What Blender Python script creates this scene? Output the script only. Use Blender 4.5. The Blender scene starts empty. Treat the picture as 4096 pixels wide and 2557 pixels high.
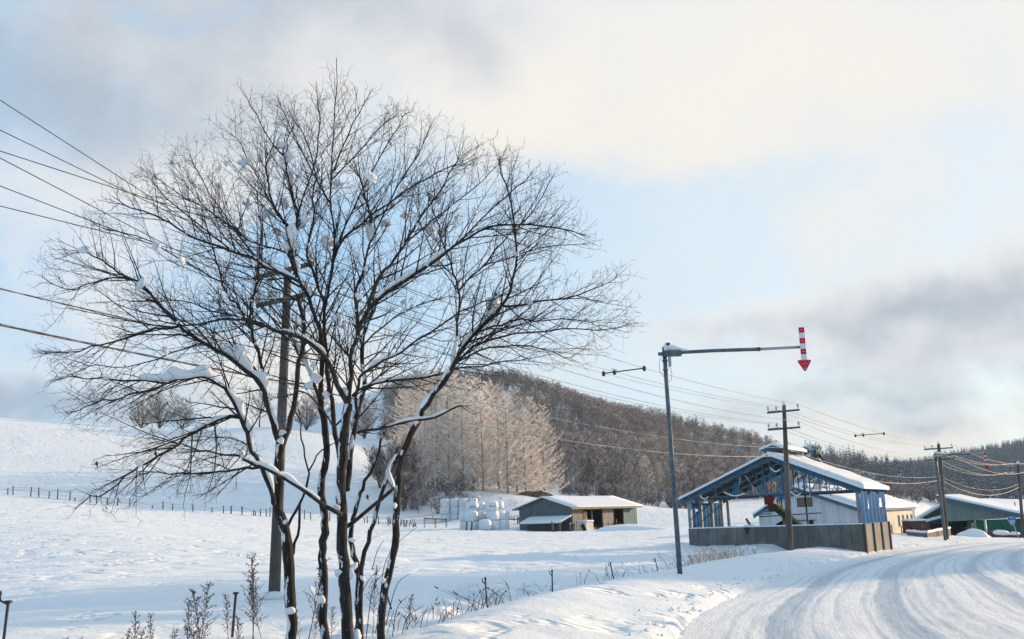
import bpy, math, random
import numpy as np
from mathutils import Vector, Matrix, Quaternion

rng = random.Random(7)
nr = np.random.RandomState(11)
SC = bpy.context.scene
COL = SC.collection
R = math.radians

# ------------------------------------------------------------------ camera
EZ = 1.7
F = 1000.0
PITCH = math.atan((520 - 319.5) / F)
ROLL = 0.035
fw = Vector((0, math.cos(PITCH), math.sin(PITCH)))
r0 = Vector((1, 0, 0))
u0 = Vector((0, -math.sin(PITCH), math.cos(PITCH)))
cr = r0 * math.cos(ROLL) - u0 * math.sin(ROLL)
cu = u0 * math.cos(ROLL) + r0 * math.sin(ROLL)
cam_d = bpy.data.cameras.new('camera')
cam = bpy.data.objects.new('camera', cam_d)
COL.objects.link(cam)
cam_d.sensor_width = 36
cam_d.lens = 36 * F / 1024
cam_d.clip_end = 6000
cam.matrix_world = Matrix(((cr.x, cu.x, -fw.x, 0), (cr.y, cu.y, -fw.y, 0), (cr.z, cu.z, -fw.z, EZ), (0, 0, 0, 1)))
SC.camera = cam


def ray(u, v):
    return fw + cr * ((u - 512) / F) + cu * ((319.5 - v) / F)


def P(u, v, D):
    """point of the place seen at photo position u, v and standing D metres ahead"""
    d = ray(u, v)
    return Vector((0, 0, EZ)) + d * (D / d.y)


def azel(u, v):
    d = ray(u, v).normalized()
    return math.atan2(d.x, d.y), math.asin(d.z)


# ------------------------------------------------------------------ sun, sky, exposure
SUN_AZ, SUN_EL = R(55), R(13.0)
SUN_STRENGTH = 4.0
SKY_STRENGTH = 0.14
vs = SC.view_settings
vs.view_transform = 'Standard'
vs.look = 'None'
vs.gamma = 1
vs.exposure = 0.7
vs.use_curve_mapping = False
SC.cycles.use_denoising = True
SC.cycles.max_bounces = 6
SC.cycles.diffuse_bounces = 3
SC.cycles.transparent_max_bounces = 6

S = Vector((math.sin(SUN_AZ) * math.cos(SUN_EL), math.cos(SUN_AZ) * math.cos(SUN_EL), math.sin(SUN_EL)))
sl = bpy.data.lights.new('sun', 'SUN')
sl.energy = SUN_STRENGTH
sl.angle = R(0.55)
sl.color = (1.0, 0.70, 0.40)
so = bpy.data.objects.new('sun', sl)
COL.objects.link(so)
so.location = (60, 20, 40)
so.rotation_mode = 'QUATERNION'
so.rotation_quaternion = S.to_track_quat('Z', 'Y')


class NT:
    """small helper to write node trees"""
    def __init__(self, tree):
        self.t = tree
        self.n = tree.nodes
        self.l = tree.links

    def new(self, typ, **kw):
        n = self.n.new(typ)
        for k, v in kw.items():
            setattr(n, k, v)
        return n

    def put(self, sock, v):
        if hasattr(v, 'is_output') or hasattr(v, 'links'):
            self.l.new(v, sock)
        else:
            sock.default_value = v

    def m(self, op, a, b=None, c=None, clamp=False):
        n = self.new('ShaderNodeMath', operation=op, use_clamp=clamp)
        self.put(n.inputs[0], a)
        if b is not None:
            self.put(n.inputs[1], b)
        if c is not None:
            self.put(n.inputs[2], c)
        return n.outputs[0]

    def vm(self, op, a, b=None):
        n = self.new('ShaderNodeVectorMath', operation=op)
        self.put(n.inputs[0], a)
        if b is not None:
            self.put(n.inputs[1], b)
        return n.outputs['Value'] if op in ('DOT_PRODUCT', 'LENGTH') else n.outputs[0]

    def noise(self, vec, scale, detail=4, rough=0.5, dist=0.0):
        n = self.new('ShaderNodeTexNoise')
        if vec is not None:
            self.put(n.inputs['Vector'], vec)
        n.inputs['Scale'].default_value = scale
        n.inputs['Detail'].default_value = detail
        n.inputs['Roughness'].default_value = rough
        n.inputs['Distortion'].default_value = dist
        return n.outputs['Fac']

    def step(self, x, lo, hi, a=0.0, b=1.0):
        n = self.new('ShaderNodeMapRange', interpolation_type='SMOOTHSTEP')
        self.put(n.inputs['Value'], x)
        n.inputs['From Min'].default_value = lo
        n.inputs['From Max'].default_value = hi
        n.inputs['To Min'].default_value = a
        n.inputs['To Max'].default_value = b
        return n.outputs['Result']

    def mix(self, f, a, b):
        n = self.new('ShaderNodeMix', data_type='RGBA')
        self.put(n.inputs[0], f)
        for i, c in ((6, a), (7, b)):
            if isinstance(c, tuple):
                n.inputs[i].default_value = (c[0], c[1], c[2], 1)
            else:
                self.l.new(c, n.inputs[i])
        return n.outputs[2]


world = bpy.data.worlds.new('World')
SC.world = world
world.use_nodes = True
world.node_tree.nodes.clear()
w = NT(world.node_tree)
wo = w.new('ShaderNodeOutputWorld')
bg1 = w.new('ShaderNodeBackground')
sky = w.new('ShaderNodeTexSky', sky_type='NISHITA')
sky.sun_disc = False
sky.sun_elevation = SUN_EL
sky.sun_rotation = SUN_AZ
sky.air_density = 1.0
sky.dust_density = 0.6
sky.ozone_density = 2.5
w.l.new(sky.outputs[0], bg1.inputs[0])
bg1.inputs[1].default_value = SKY_STRENGTH
tc = w.new('ShaderNodeTexCoord')
dirv = w.vm('NORMALIZE', tc.outputs['Generated'])
sx = w.new('ShaderNodeSeparateXYZ')
w.l.new(dirv, sx.inputs[0])
az = w.m('ARCTAN2', sx.outputs[0], sx.outputs[1])
el = w.m('ARCSINE', sx.outputs[2])
zc = w.m('MAXIMUM', w.m('ADD', sx.outputs[2], 0.16), 0.05)
cmb = w.new('ShaderNodeCombineXYZ')
w.put(cmb.inputs[0], w.m('DIVIDE', sx.outputs[0], zc))
w.put(cmb.inputs[1], w.m('DIVIDE', sx.outputs[1], zc))
cmb.inputs[2].default_value = 3.7
pl = cmb.outputs[0]
big = w.noise(pl, 0.9, 7, 0.52, 0.35)
fine = w.noise(dirv, 7.0, 7, 0.55, 0.3)
warp1 = w.m('SUBTRACT', w.noise(dirv, 5.0, 5, 0.55), 0.5)
warp2 = w.m('SUBTRACT', w.noise(w.vm('ADD', dirv, (3.1, 7.7, 1.9)), 8.0, 5, 0.55), 0.5)
az = w.m('ADD', az, w.m('MULTIPLY', warp1, 0.30))
el = w.m('ADD', el, w.m('MULTIPLY', warp2, 0.13))
soft = w.noise(w.vm('ADD', pl, (5.2, 1.3, 0.0)), 1.6, 5, 0.5, 0.2)


def blob(u, v, su, sv, amp):
    """a cloud mass: a soft hump in azimuth and elevation"""
    a, e = azel(u, v)
    da = w.m('DIVIDE', w.m('SUBTRACT', az, a), su / F)
    de = w.m('DIVIDE', w.m('SUBTRACT', el, e), sv / F)
    q = w.m('ADD', w.m('MULTIPLY', da, da), w.m('MULTIPLY', de, de))
    return w.m('MULTIPLY', w.m('EXPONENT', w.m('MULTIPLY', q, -1.0)), amp)


def addall(lst):
    s = lst[0]
    for x in lst[1:]:
        s = w.m('ADD', s, x)
    return s


# pale cloud cover
white = addall([
    w.m('MULTIPLY', big, 0.60), w.m('MULTIPLY', fine, 0.85), w.m('MULTIPLY', w.noise(dirv, 17.0, 5, 0.6, 0.4), 0.30), -0.36,
    blob(300, 40, 420, 120, 0.40), blob(860, 60, 330, 140, 0.42), blob(90, 320, 200, 70, 0.32),
    blob(90, 190, 200, 60, 0.34), blob(640, 170, 120, 30, 0.16),
    blob(950, 330, 200, 60, 0.45), blob(820, 235, 110, 30, 0.20), blob(920, 435, 150, 22, 0.30), blob(120, 400, 260, 40, 0.30),
    blob(380, 370, 150, 50, 0.22), blob(720, 320, 90, 22, 0.2),
    blob(540, 250, 190, 75, -0.36), blob(690, 240, 130, 70, -0.26), blob(880, 225, 120, 26, -0.14), blob(980, 115, 60, 26, -0.14), blob(800, 175, 80, 16, -0.10), blob(190, 12, 50, 14, -0.28), blob(60, 215, 90, 18, -0.06), blob(840, 395, 200, 26, -0.18),
    blob(330, 235, 120, 70, -0.12), blob(80, 370, 60, 30, -0.04)])
mw = w.step(white, 0.34, 0.98)
# thick grey undersides
grey = addall([
    w.m('MULTIPLY', soft, 0.5), w.m('MULTIPLY', fine, 0.45), -0.0,
    blob(-20, 70, 280, 80, 0.58), blob(330, 0, 280, 46, 0.36), blob(560, 60, 230, 55, 0.16), blob(1000, 298, 200, 50, 0.36), blob(840, 336, 160, 28, 0.27), blob(20, 400, 210, 26, 0.50),
    blob(880, 398, 190, 24, 0.42), blob(980, 420, 90, 12, 0.2), blob(860, 110, 280, 110, -0.35), blob(440, 140, 200, 45, -0.14), blob(760, 385, 40, 16, -0.1)])
mg = w.step(grey, 0.50, 1.12)
WARM = (0.97, 0.915, 0.84)
COOLW = (0.86, 0.885, 0.91)
GREY = (0.385, 0.455, 0.555)
warmth = addall([blob(840, 120, 420, 170, 0.8), blob(430, 160, 330, 110, 0.7), blob(900, 440, 250, 40, 0.9), blob(380, 370, 250, 70, 0.7)])
cw = w.mix(w.m('MINIMUM', warmth, 1.0), COOLW, WARM)
cg = w.mix(mg, cw, GREY)
bg2 = w.new('ShaderNodeBackground')
w.l.new(cg, bg2.inputs[0])
bg2.inputs[1].default_value = 0.61
veil = w.new('ShaderNodeBackground')      # thin high haze over the blue
sunward = w.vm('DOT_PRODUCT', dirv, (S.x, S.y, S.z))
w.l.new(w.mix(w.step(sunward, 0.25, 0.80), (0.33, 0.65, 0.99), (0.77, 0.86, 0.91)), veil.inputs[0])
veil.inputs[1].default_value = 0.62
mixv = w.new('ShaderNodeMixShader')
w.put(mixv.inputs[0], w.step(fine, 0.3, 0.7, 0.76, 0.94))
w.l.new(bg1.outputs[0], mixv.inputs[1])
w.l.new(veil.outputs[0], mixv.inputs[2])
mixs = w.new('ShaderNodeMixShader')
cover = w.m('MAXIMUM', mw, w.m('MULTIPLY', mg, 0.9))
w.put(mixs.inputs[0], w.m('MULTIPLY', cover, 0.96))
w.l.new(mixv.outputs[0], mixs.inputs[1])
w.l.new(bg2.outputs[0], mixs.inputs[2])
w.l.new(mixs.outputs[0], wo.inputs[0])

# ------------------------------------------------------------------ materials


def mat(name, col, rough=0.7, col2=None, scale=4.0, bump=0.0, bscale=20.0, stretch=(1, 1, 1), metal=0.0, lo=0.4, hi=0.65,
        snow=None, alpha=1.0, trans=0.0, spec=0.3, rand=0.0, coord='Object', subsurf=0.0):
    """procedural material: two-tone grain, optional relief, optional snow lying on upward faces"""
    m = bpy.data.materials.new(name)
    m.use_nodes = True
    n = NT(m.node_tree)
    b = n.n['Principled BSDF']
    b.inputs['Roughness'].default_value = rough
    b.inputs['Metallic'].default_value = metal
    b.inputs['Specular IOR Level'].default_value = spec
    t = n.new('ShaderNodeTexCoord')
    mp = n.new('ShaderNodeMapping')
    mp.inputs['Scale'].default_value = stretch
    n.l.new(t.outputs[coord], mp.inputs[0])
    c = None
    if col2 is not None:
        f = n.step(n.noise(mp.outputs[0], scale, 6, 0.6), lo, hi)
        c = n.mix(f, col, col2)
    else:
        f = n.noise(mp.outputs[0], scale, 5, 0.6)
        c = n.mix(f, tuple(x * 0.85 for x in col), tuple(min(1, x * 1.12) for x in col))
    if rand:
        oi = n.new('ShaderNodeObjectInfo')
        hv = n.new('ShaderNodeHueSaturation')
        n.l.new(n.step(oi.outputs['Random'], 0, 1, 1 - rand, 1 + rand), hv.inputs['Value'])
        n.l.new(c, hv.inputs['Color'])
        c = hv.outputs[0]
    if snow is not None:
        g = n.new('ShaderNodeNewGeometry')
        s3 = n.new('ShaderNodeSeparateXYZ')
        n.l.new(g.outputs['Normal'], s3.inputs[0])
        k = n.m('ADD', s3.outputs[2], n.m('MULTIPLY', n.m('SUBTRACT', n.noise(t.outputs['Object'], snow[2], 4, 0.6), 0.5), snow[3]))
        c = n.mix(n.step(k, snow[0], snow[1]), c, (0.80, 0.82, 0.86))
    n.l.new(c, b.inputs['Base Color'])
    if bump:
        bp = n.new('ShaderNodeBump')
        bp.inputs['Strength'].default_value = bump
        bp.inputs['Distance'].default_value = 0.02
        n.l.new(n.noise(mp.outputs[0], bscale, 6, 0.6), bp.inputs['Height'])
        n.l.new(bp.outputs[0], b.inputs['Normal'])
    if trans:
        b.inputs['Transmission Weight'].default_value = trans
    if alpha < 1:
        b.inputs['Alpha'].default_value = alpha
    return m


def snow_mat(name, bscale=3.0, bump=0.35, dist=0.03, fine=40.0, base=(0.74, 0.757, 0.775), pits=0.0):
    m = bpy.data.materials.new(name)
    m.use_nodes = True
    n = NT(m.node_tree)
    b = n.n['Principled BSDF']
    b.inputs['Roughness'].default_value = 0.62
    b.inputs['Specular IOR Level'].default_value = 0.2
    t = n.new('ShaderNodeTexCoord')
    a = n.noise(t.outputs['Object'], bscale, 8, 0.62)
    n.l.new(n.mix(n.noise(t.outputs['Object'], 0.4, 5), tuple(x * 0.96 for x in base), base), b.inputs['Base Color'])
    f = n.noise(t.outputs['Object'], fine, 3, 0.6)
    bp = n.new('ShaderNodeBump')
    bp.inputs['Strength'].default_value = bump
    bp.inputs['Distance'].default_value = dist
    h = n.m('ADD', a, n.m('MULTIPLY', f, 0.12))
    if pits:
        # dimples and old tracks pocking the crust in patches
        mp = n.new('ShaderNodeMapping')
        mp.inputs['Scale'].default_value = (1.0, 0.8, 1.0)
        n.l.new(t.outputs['Object'], mp.inputs[0])
        pit = n.step(n.noise(mp.outputs[0], 0.85, 3, 0.55, 0.3), 0.30, 0.46)
        patch = n.step(n.noise(t.outputs['Object'], 0.07, 4, 0.6), 0.42, 0.62)
        h = n.m('ADD', h, n.m('MULTIPLY', pit, n.m('MULTIPLY', n.m('ADD', patch, 0.25), pits)))
    n.l.new(h, bp.inputs['Height'])
    n.l.new(bp.outputs[0], b.inputs['Normal'])
    return m


M = {}
M['snow'] = snow_mat('snow', 1.1, 0.8, 0.10, 16.0, pits=1.6)
M['clump'] = snow_mat('snow_clump', 9.0, 0.3, 0.02, 60.0)
M['bark'] = mat('bark', (0.020, 0.017, 0.016), 0.85, (0.055, 0.046, 0.040), 7.0, 0.9, 30.0, (3, 3, 0.6))
M['trunk_bark'] = mat('trunk_bark', (0.011, 0.010, 0.0095), 0.85, (0.040, 0.033, 0.028), 7.0, 0.9, 22.0, (3, 3, 0.6))
# wind-driven snow stuck in patches on the trunks' weather side
_t = NT(M['trunk_bark'].node_tree)
_b = _t.n['Principled BSDF']
_old = _b.inputs['Base Color'].links[0].from_socket
_tc = _t.new('ShaderNodeTexCoord')
_mp = _t.new('ShaderNodeMapping')
_mp.inputs['Scale'].default_value = (5, 5, 1.6)
_t.l.new(_tc.outputs['Object'], _mp.inputs[0])
_g = _t.new('ShaderNodeNewGeometry')
_side = _t.vm('DOT_PRODUCT', _g.outputs['Normal'], (-0.55, -0.60, 0.45))
_k = _t.m('ADD', _t.noise(_mp.outputs[0], 2.2, 6, 0.65), _t.m('MULTIPLY', _side, 0.16))
_t.l.new(_t.mix(_t.step(_k, 0.655, 0.69), _old, (0.78, 0.80, 0.84)), _b.inputs['Base Color'])
M['twig'] = mat('twig', (0.013, 0.011, 0.010), 0.8, (0.034, 0.025, 0.021), 5.0)
M['frost_twig'] = mat('frost_twig', (0.30, 0.215, 0.16), 0.8, (0.95, 0.885, 0.81), 0.9, 0, 20, (1, 1, 1), lo=0.30, hi=0.52, snow=(0.25, 0.8, 3.0, 0.7), rand=0.14)
M['hill_twig'] = mat('hill_twig', (0.27, 0.205, 0.17), 0.85, (0.80, 0.74, 0.70), 0.45, 0, 20, (1, 1, 1), lo=0.44, hi=0.66, rand=0.35)
M['brown_twig'] = mat('brown_twig', (0.15, 0.10, 0.075), 0.85, (0.60, 0.55, 0.52), 1.3, lo=0.48, hi=0.66, snow=(0.3, 0.7, 3.0, 0.6))
M['larch_bark'] = mat('larch_bark', (0.17, 0.135, 0.115), 0.85, (0.48, 0.44, 0.41), 2.0, 0.5, 12.0)
M['conifer'] = mat('conifer', (0.014, 0.028, 0.034), 0.85, (0.035, 0.056, 0.062), 1.2, rand=0.3, snow=(0.62, 1.0, 1.5, 0.6))
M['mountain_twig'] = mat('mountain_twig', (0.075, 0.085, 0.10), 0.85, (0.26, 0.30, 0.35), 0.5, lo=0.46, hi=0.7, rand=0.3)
M['conifer_near'] = mat('conifer_near', (0.020, 0.034, 0.024), 0.8, (0.05, 0.07, 0.05), 2.2, snow=(0.3, 0.8, 2.0, 0.9))
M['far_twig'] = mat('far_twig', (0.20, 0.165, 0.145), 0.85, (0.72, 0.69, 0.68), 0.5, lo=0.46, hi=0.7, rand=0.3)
M['concrete_pole'] = mat('concrete_pole', (0.068, 0.062, 0.055), 0.85, (0.12, 0.112, 0.10), 3.0, 0.3, 40, (1, 1, 0.25))
M['dark_pole'] = mat('dark_pole', (0.075, 0.065, 0.055), 0.85, (0.14, 0.125, 0.11), 3.0, 0.3, 40, (1, 1, 0.25))
M['galv'] = mat('galvanised', (0.07, 0.10, 0.12), 0.55, (0.12, 0.15, 0.17), 6.0, 0.15, 40, metal=0.35)
M['galv_light'] = mat('galvanised_light', (0.32, 0.36, 0.39), 0.5, metal=0.35)
M['steel'] = mat('steel_frame', (0.16, 0.19, 0.23), 0.6, (0.25, 0.28, 0.31), 5.0, metal=0.2)
M['steel_dark'] = mat('steel_dark', (0.05, 0.075, 0.10), 0.6, (0.09, 0.12, 0.15), 5.0)
M['insul'] = mat('insulator', (0.42, 0.40, 0.36), 0.35)
M['wire'] = mat('wire', (0.05, 0.05, 0.05), 0.6, (0.12, 0.12, 0.12), 2.5)
M['rime_glint_wire'] = mat('rime_glint_wire', (0.22, 0.20, 0.16), 0.5, (0.46, 0.42, 0.35), 2.5, lo=0.35, hi=0.6)  # rime plus golden sun glint put into the colour of the far spans
M['cable'] = mat('cable', (0.05, 0.05, 0.05), 0.6, (0.16, 0.16, 0.16), 5.0)
M['red'] = mat('sign_red', (0.47, 0.010, 0.028), 0.4, (0.55, 0.016, 0.036), 6.0)
M['white'] = mat('sign_white', (0.62, 0.64, 0.66), 0.4)
M['lens'] = mat('reflector', (0.85, 0.70, 0.70), 0.2)
M['concrete'] = mat('concrete', (0.105, 0.105, 0.098), 0.9, (0.175, 0.17, 0.158), 1.2, 0.35, 14, (1, 1, 0.5))
M['concrete_dark'] = mat('concrete_joint', (0.075, 0.073, 0.068), 0.9)
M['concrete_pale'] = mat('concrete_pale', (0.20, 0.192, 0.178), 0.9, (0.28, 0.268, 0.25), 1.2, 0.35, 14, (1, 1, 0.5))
M['bluesheet'] = mat('blue_sheet', (0.006, 0.105, 0.27), 0.85, (0.012, 0.155, 0.35), 1.5, 0.3, 8, spec=0.08)
M['whitewall'] = None
M['bluetrim'] = mat('blue_trim', (0.035, 0.11, 0.17), 0.6)
M['rooftin'] = mat('roof_tin', (0.10, 0.13, 0.16), 0.6, (0.17, 0.20, 0.23), 2.0)
M['glass'] = mat('window_glass', (0.025, 0.03, 0.035), 0.08, spec=0.6)
M['wframe'] = mat('window_frame', (0.35, 0.35, 0.36), 0.5)
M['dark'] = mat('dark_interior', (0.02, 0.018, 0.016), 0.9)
M['redmach'] = mat('red_paint', (0.19, 0.028, 0.022), 0.7, (0.13, 0.04, 0.03), 3.0)
M['greenmach'] = mat('green_paint', (0.022, 0.034, 0.018), 0.7, (0.035, 0.055, 0.022), 3.0)
M['yellowgreen'] = mat('yellow_green_paint', (0.20, 0.24, 0.05), 0.7)
M['rust'] = mat('rust', (0.07, 0.035, 0.025), 0.9, (0.13, 0.07, 0.05), 5.0, 0.4, 20)
M['manure'] = mat('manure', (0.045, 0.026, 0.018), 0.95, (0.085, 0.05, 0.035), 8.0, 0.8, 25)
M['straw'] = mat('straw', (0.42, 0.26, 0.10), 0.9, (0.62, 0.42, 0.18), 6.0, 0.6, 30)
M['grass'] = mat('dry_grass', (0.30, 0.20, 0.11), 0.9, (0.45, 0.33, 0.19), 5.0)
M['weed'] = mat('dry_weed', (0.085, 0.062, 0.055), 0.9, (0.17, 0.125, 0.105), 9.0)
M['wrap'] = mat('bale_wrap', (0.56, 0.61, 0.64), 0.42, (0.68, 0.72, 0.74), 3.0, 0.5, 9, (1, 1, 3), snow=(0.55, 0.85, 3.0, 0.5), spec=0.4)
M['wrap_grey'] = mat('bale_wrap_grey', (0.50, 0.53, 0.54), 0.42, (0.66, 0.69, 0.70), 3.0, 0.5, 9, (1, 1, 3), snow=(0.55, 0.85, 3.0, 0.5), spec=0.4)
M['post'] = mat('weathered_post', (0.075, 0.065, 0.058), 0.9, (0.15, 0.13, 0.115), 6.0)
M['iron'] = mat('dark_iron', (0.04, 0.042, 0.048), 0.6)
M['earth'] = mat('earth', (0.10, 0.07, 0.05), 0.95, (0.20, 0.14, 0.10), 2.0, 0.6, 10)
M['rsign'] = mat('route_blue', (0.015, 0.13, 0.42), 0.4)
M['greentarp'] = mat('green_tarp', (0.006, 0.10, 0.062), 0.7, (0.01, 0.14, 0.085), 1.2, 0.3, 6)
M['tank'] = mat('tank_white', (0.52, 0.50, 0.46), 0.6, (0.63, 0.61, 0.57), 3.0)
M['cabpaint'] = mat('cab_paint', (0.55, 0.56, 0.54), 0.4)
M['cabglass'] = mat('cab_glass', (0.18, 0.30, 0.27), 0.1, (0.32, 0.46, 0.42), 1.5, spec=0.5)
M['leaf'] = mat('dead_leaf', (0.16, 0.055, 0.03), 0.9)


for _nm, _f in (('frost_twig', 0.6), ('hill_twig', 0.32), ('far_twig', 0.3), ('brown_twig', 0.2)):
    # rime lets light through
    _t = NT(M[_nm].node_tree)
    _b = _t.n['Principled BSDF']
    _tr = _t.new('ShaderNodeBsdfTranslucent')
    _t.l.new(_b.inputs['Base Color'].links[0].from_socket, _tr.inputs[0])
    _mx = _t.new('ShaderNodeMixShader')
    _mx.inputs[0].default_value = _f
    _t.l.new(_b.outputs[0], _mx.inputs[1])
    _t.l.new(_tr.outputs[0], _mx.inputs[2])
    _t.l.new(_mx.outputs[0], _t.n['Material Output'].inputs[0])


def siding(name, col, col2, pitch, depth=0.6, dirt=0.5):
    """ribbed metal or board siding: vertical ribs along local x+y, streaky tone"""
    m = bpy.data.materials.new(name)
    m.use_nodes = True
    n = NT(m.node_tree)
    b = n.n['Principled BSDF']
    b.inputs['Roughness'].default_value = 0.6
    t = n.new('ShaderNodeTexCoord')
    s = n.new('ShaderNodeSeparateXYZ')
    n.l.new(t.outputs['Object'], s.inputs[0])
    x = n.m('ADD', s.outputs[0], s.outputs[1])
    fr = n.m('FRACT', n.m('DIVIDE', x, pitch))
    tri = n.m('ABSOLUTE', n.m('SUBTRACT', fr, 0.5))
    prof = n.step(tri, 0.10, 0.32)
    mp = n.new('ShaderNodeMapping')
    mp.inputs['Scale'].default_value = (2.2, 2.2, 0.25)
    n.l.new(t.outputs['Object'], mp.inputs[0])
    st = n.step(n.noise(mp.outputs[0], 1.6, 6, 0.65), 0.4, 0.72)
    fl = n.m('FLOOR', n.m('DIVIDE', x, pitch))
    wn = n.new('ShaderNodeTexWhiteNoise', noise_dimensions='1D')
    n.l.new(fl, wn.inputs['W'])
    c = n.mix(n.m('MULTIPLY', st, dirt), col, col2)
    hv = n.new('ShaderNodeHueSaturation')
    n.l.new(c, hv.inputs['Color'])
    n.l.new(n.step(wn.outputs[0], 0, 1, 0.90, 1.10), hv.inputs['Value'])
    # grooves shift towards the second colour
    c2 = n.mix(n.m('MULTIPLY', n.m('SUBTRACT', 1.0, prof), 0.45), hv.outputs[0], col2)
    n.l.new(c2, b.inputs['Base Color'])
    bp = n.new('ShaderNodeBump')
    bp.inputs['Strength'].default_value = depth
    bp.inputs['Distance'].default_value = 0.03
    n.l.new(prof, bp.inputs['Height'])
    n.l.new(bp.outputs[0], b.inputs['Normal'])
    return m


M['whitewall'] = siding('white_siding', (0.60, 0.62, 0.64), (0.33, 0.34, 0.36), 0.19, 0.8, 0.35)
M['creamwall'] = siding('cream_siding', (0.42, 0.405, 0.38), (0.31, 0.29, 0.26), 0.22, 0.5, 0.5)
M['greyboards'] = siding('grey_boards', (0.095, 0.125, 0.15), (0.045, 0.055, 0.065), 0.30, 0.5, 0.9)
M['tanboards'] = siding('tan_boards', (0.155, 0.145, 0.125), (0.085, 0.095, 0.105), 0.30, 0.5, 0.9)
M['bluewall'] = siding('blue_siding', (0.015, 0.13, 0.17), (0.012, 0.085, 0.115), 0.30, 0.4, 0.8)
M['greenwall'] = siding('green_siding', (0.12, 0.185, 0.165), (0.085, 0.14, 0.125), 0.25, 0.4, 0.5)
M['darkgreen'] = siding('dark_green_siding', (0.05, 0.085, 0.085), (0.03, 0.05, 0.055), 0.25, 0.4, 0.5)

# ------------------------------------------------------------------ mesh helpers


class MB:
    def __init__(self):
        self.v = []
        self.f = []

    def add(self, vs_, fs_):
        o = len(self.v)
        self.v += [tuple(p) for p in vs_]
        self.f += [tuple(i + o for i in q) for q in fs_]

    def box(self, x0, y0, z0, x1, y1, z1, mtx=None):
        p = [Vector(c) for c in ((x0, y0, z0), (x1, y0, z0), (x1, y1, z0), (x0, y1, z0), (x0, y0, z1), (x1, y0, z1), (x1, y1, z1), (x0, y1, z1))]
        if mtx:
            p = [mtx @ q for q in p]
        self.add(p, [(0, 3, 2, 1), (4, 5, 6, 7), (0, 1, 5, 4), (1, 2, 6, 5), (2, 3, 7, 6), (3, 0, 4, 7)])

    def bar(self, a, b, w_, h=None):
        """rectangular bar from a to b"""
        a, b = Vector(a), Vector(b)
        h = h or w_
        d = (b - a).normalized()
        s = d.cross(Vector((0, 0, 1)))
        if s.length < 1e-3:
            s = Vector((1, 0, 0))
        s.normalize()
        t = s.cross(d)
        pts = []
        for e in (a, b):
            for i, j in ((-1, -1), (1, -1), (1, 1), (-1, 1)):
                pts.append(e + s * (i * w_ / 2) + t * (j * h / 2))
        self.add(pts, [(3, 2, 1, 0), (4, 5, 6, 7), (0, 1, 5, 4), (1, 2, 6, 5), (2, 3, 7, 6), (3, 0, 4, 7)])

    def tube(self, path, rad, sides=6, cap=True):
        n = len(path)
        path = [Vector(p) for p in path]
        if not hasattr(rad, '__len__'):
            rad = [rad] * n
        o = len(self.v)
        ref = None
        for i in range(n):
            d = path[min(i + 1, n - 1)] - path[max(i - 1, 0)]
            if d.length < 1e-9:
                d = Vector((0, 0, 1))
            d.normalize()
            if ref is None:
                ref = Vector((0, 0, 1)) if abs(d.z) < 0.9 else Vector((1, 0, 0))
                s = d.cross(ref).normalized()
            else:
                s = (s - d * s.dot(d))
                if s.length < 1e-6:
                    s = d.orthogonal()
                s.normalize()
            t = d.cross(s)
            for k in range(sides):
                a = 2 * math.pi * k / sides
                q = path[i] + (s * math.cos(a) + t * math.sin(a)) * rad[i]
                self.v.append((q.x, q.y, q.z))
        for i in range(n - 1):
            for k in range(sides):
                a = o + i * sides + k
                b = o + i * sides + (k + 1) % sides
                self.f.append((a, b, b + sides, a + sides))
        if cap:
            self.f.append(tuple(o + k for k in range(sides))[::-1])
            self.f.append(tuple(o + (n - 1) * sides + k for k in range(sides)))

    def prism(self, poly, y0, y1, mtx=None):
        """polygon in the x-z plane pushed from y0 to y1"""
        n = len(poly)
        p = [Vector((x, y0, z)) for x, z in poly] + [Vector((x, y1, z)) for x, z in poly]
        if mtx:
            p = [mtx @ q for q in p]
        f = [tuple(range(n)), tuple(range(2 * n - 1, n - 1, -1))]
        for i in range(n):
            j = (i + 1) % n
            f.append((j, i, i + n, j + n))
        self.add(p, f)

    def lathe(self, prof, sides=16, c=(0, 0, 0), axis='z'):
        o = len(self.v)
        for r_, z in prof:
            for k in range(sides):
                a = 2 * math.pi * k / sides
                p = (r_ * math.cos(a), r_ * math.sin(a), z)
                if axis == 'y':
                    p = (p[0], p[2], p[1])
                self.v.append((p[0] + c[0], p[1] + c[1], p[2] + c[2]))
        for i in range(len(prof) - 1):
            for k in range(sides):
                a = o + i * sides + k
                b = o + i * sides + (k + 1) % sides
                self.f.append((a, b, b + sides, a + sides))
        self.f.append(tuple(o + k for k in range(sides))[::-1])
        self.f.append(tuple(o + (len(prof) - 1) * sides + k for k in range(sides)))

    def mesh(self, name, m, smooth=False):
        me = bpy.data.meshes.new(name)
        me.from_pydata(self.v, [], self.f)
        if m:
            me.materials.append(m)
        if smooth:
            me.polygons.foreach_set('use_smooth', [True] * len(me.polygons))
        me.update()
        return me

    def build(self, name, m, parent=None, smooth=False, kind=None):
        o = bpy.data.objects.new(name, self.mesh(name, m, smooth))
        COL.objects.link(o)
        if parent:
            o.parent = parent
        if kind:
            o['kind'] = kind
        return o


def put(name, me, parent=None):
    o = bpy.data.objects.new(name, me)
    COL.objects.link(o)
    if parent:
        o.parent = parent
    return o


def tag(o, label, cat, group=None):
    o['label'] = label
    o['category'] = cat
    if group:
        o['group'] = group
    return o


def thing(name, label, cat, loc=(0, 0, 0), rz=0.0, group=None):
    o = bpy.data.objects.new(name, None)
    COL.objects.link(o)
    o.location = loc
    o.rotation_euler = (0, 0, rz)
    o.empty_display_size = 0.2
    return tag(o, label, cat, group)


def kids(o):
    return [c for c in ALLKIDS.get(o.name, [])]


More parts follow.
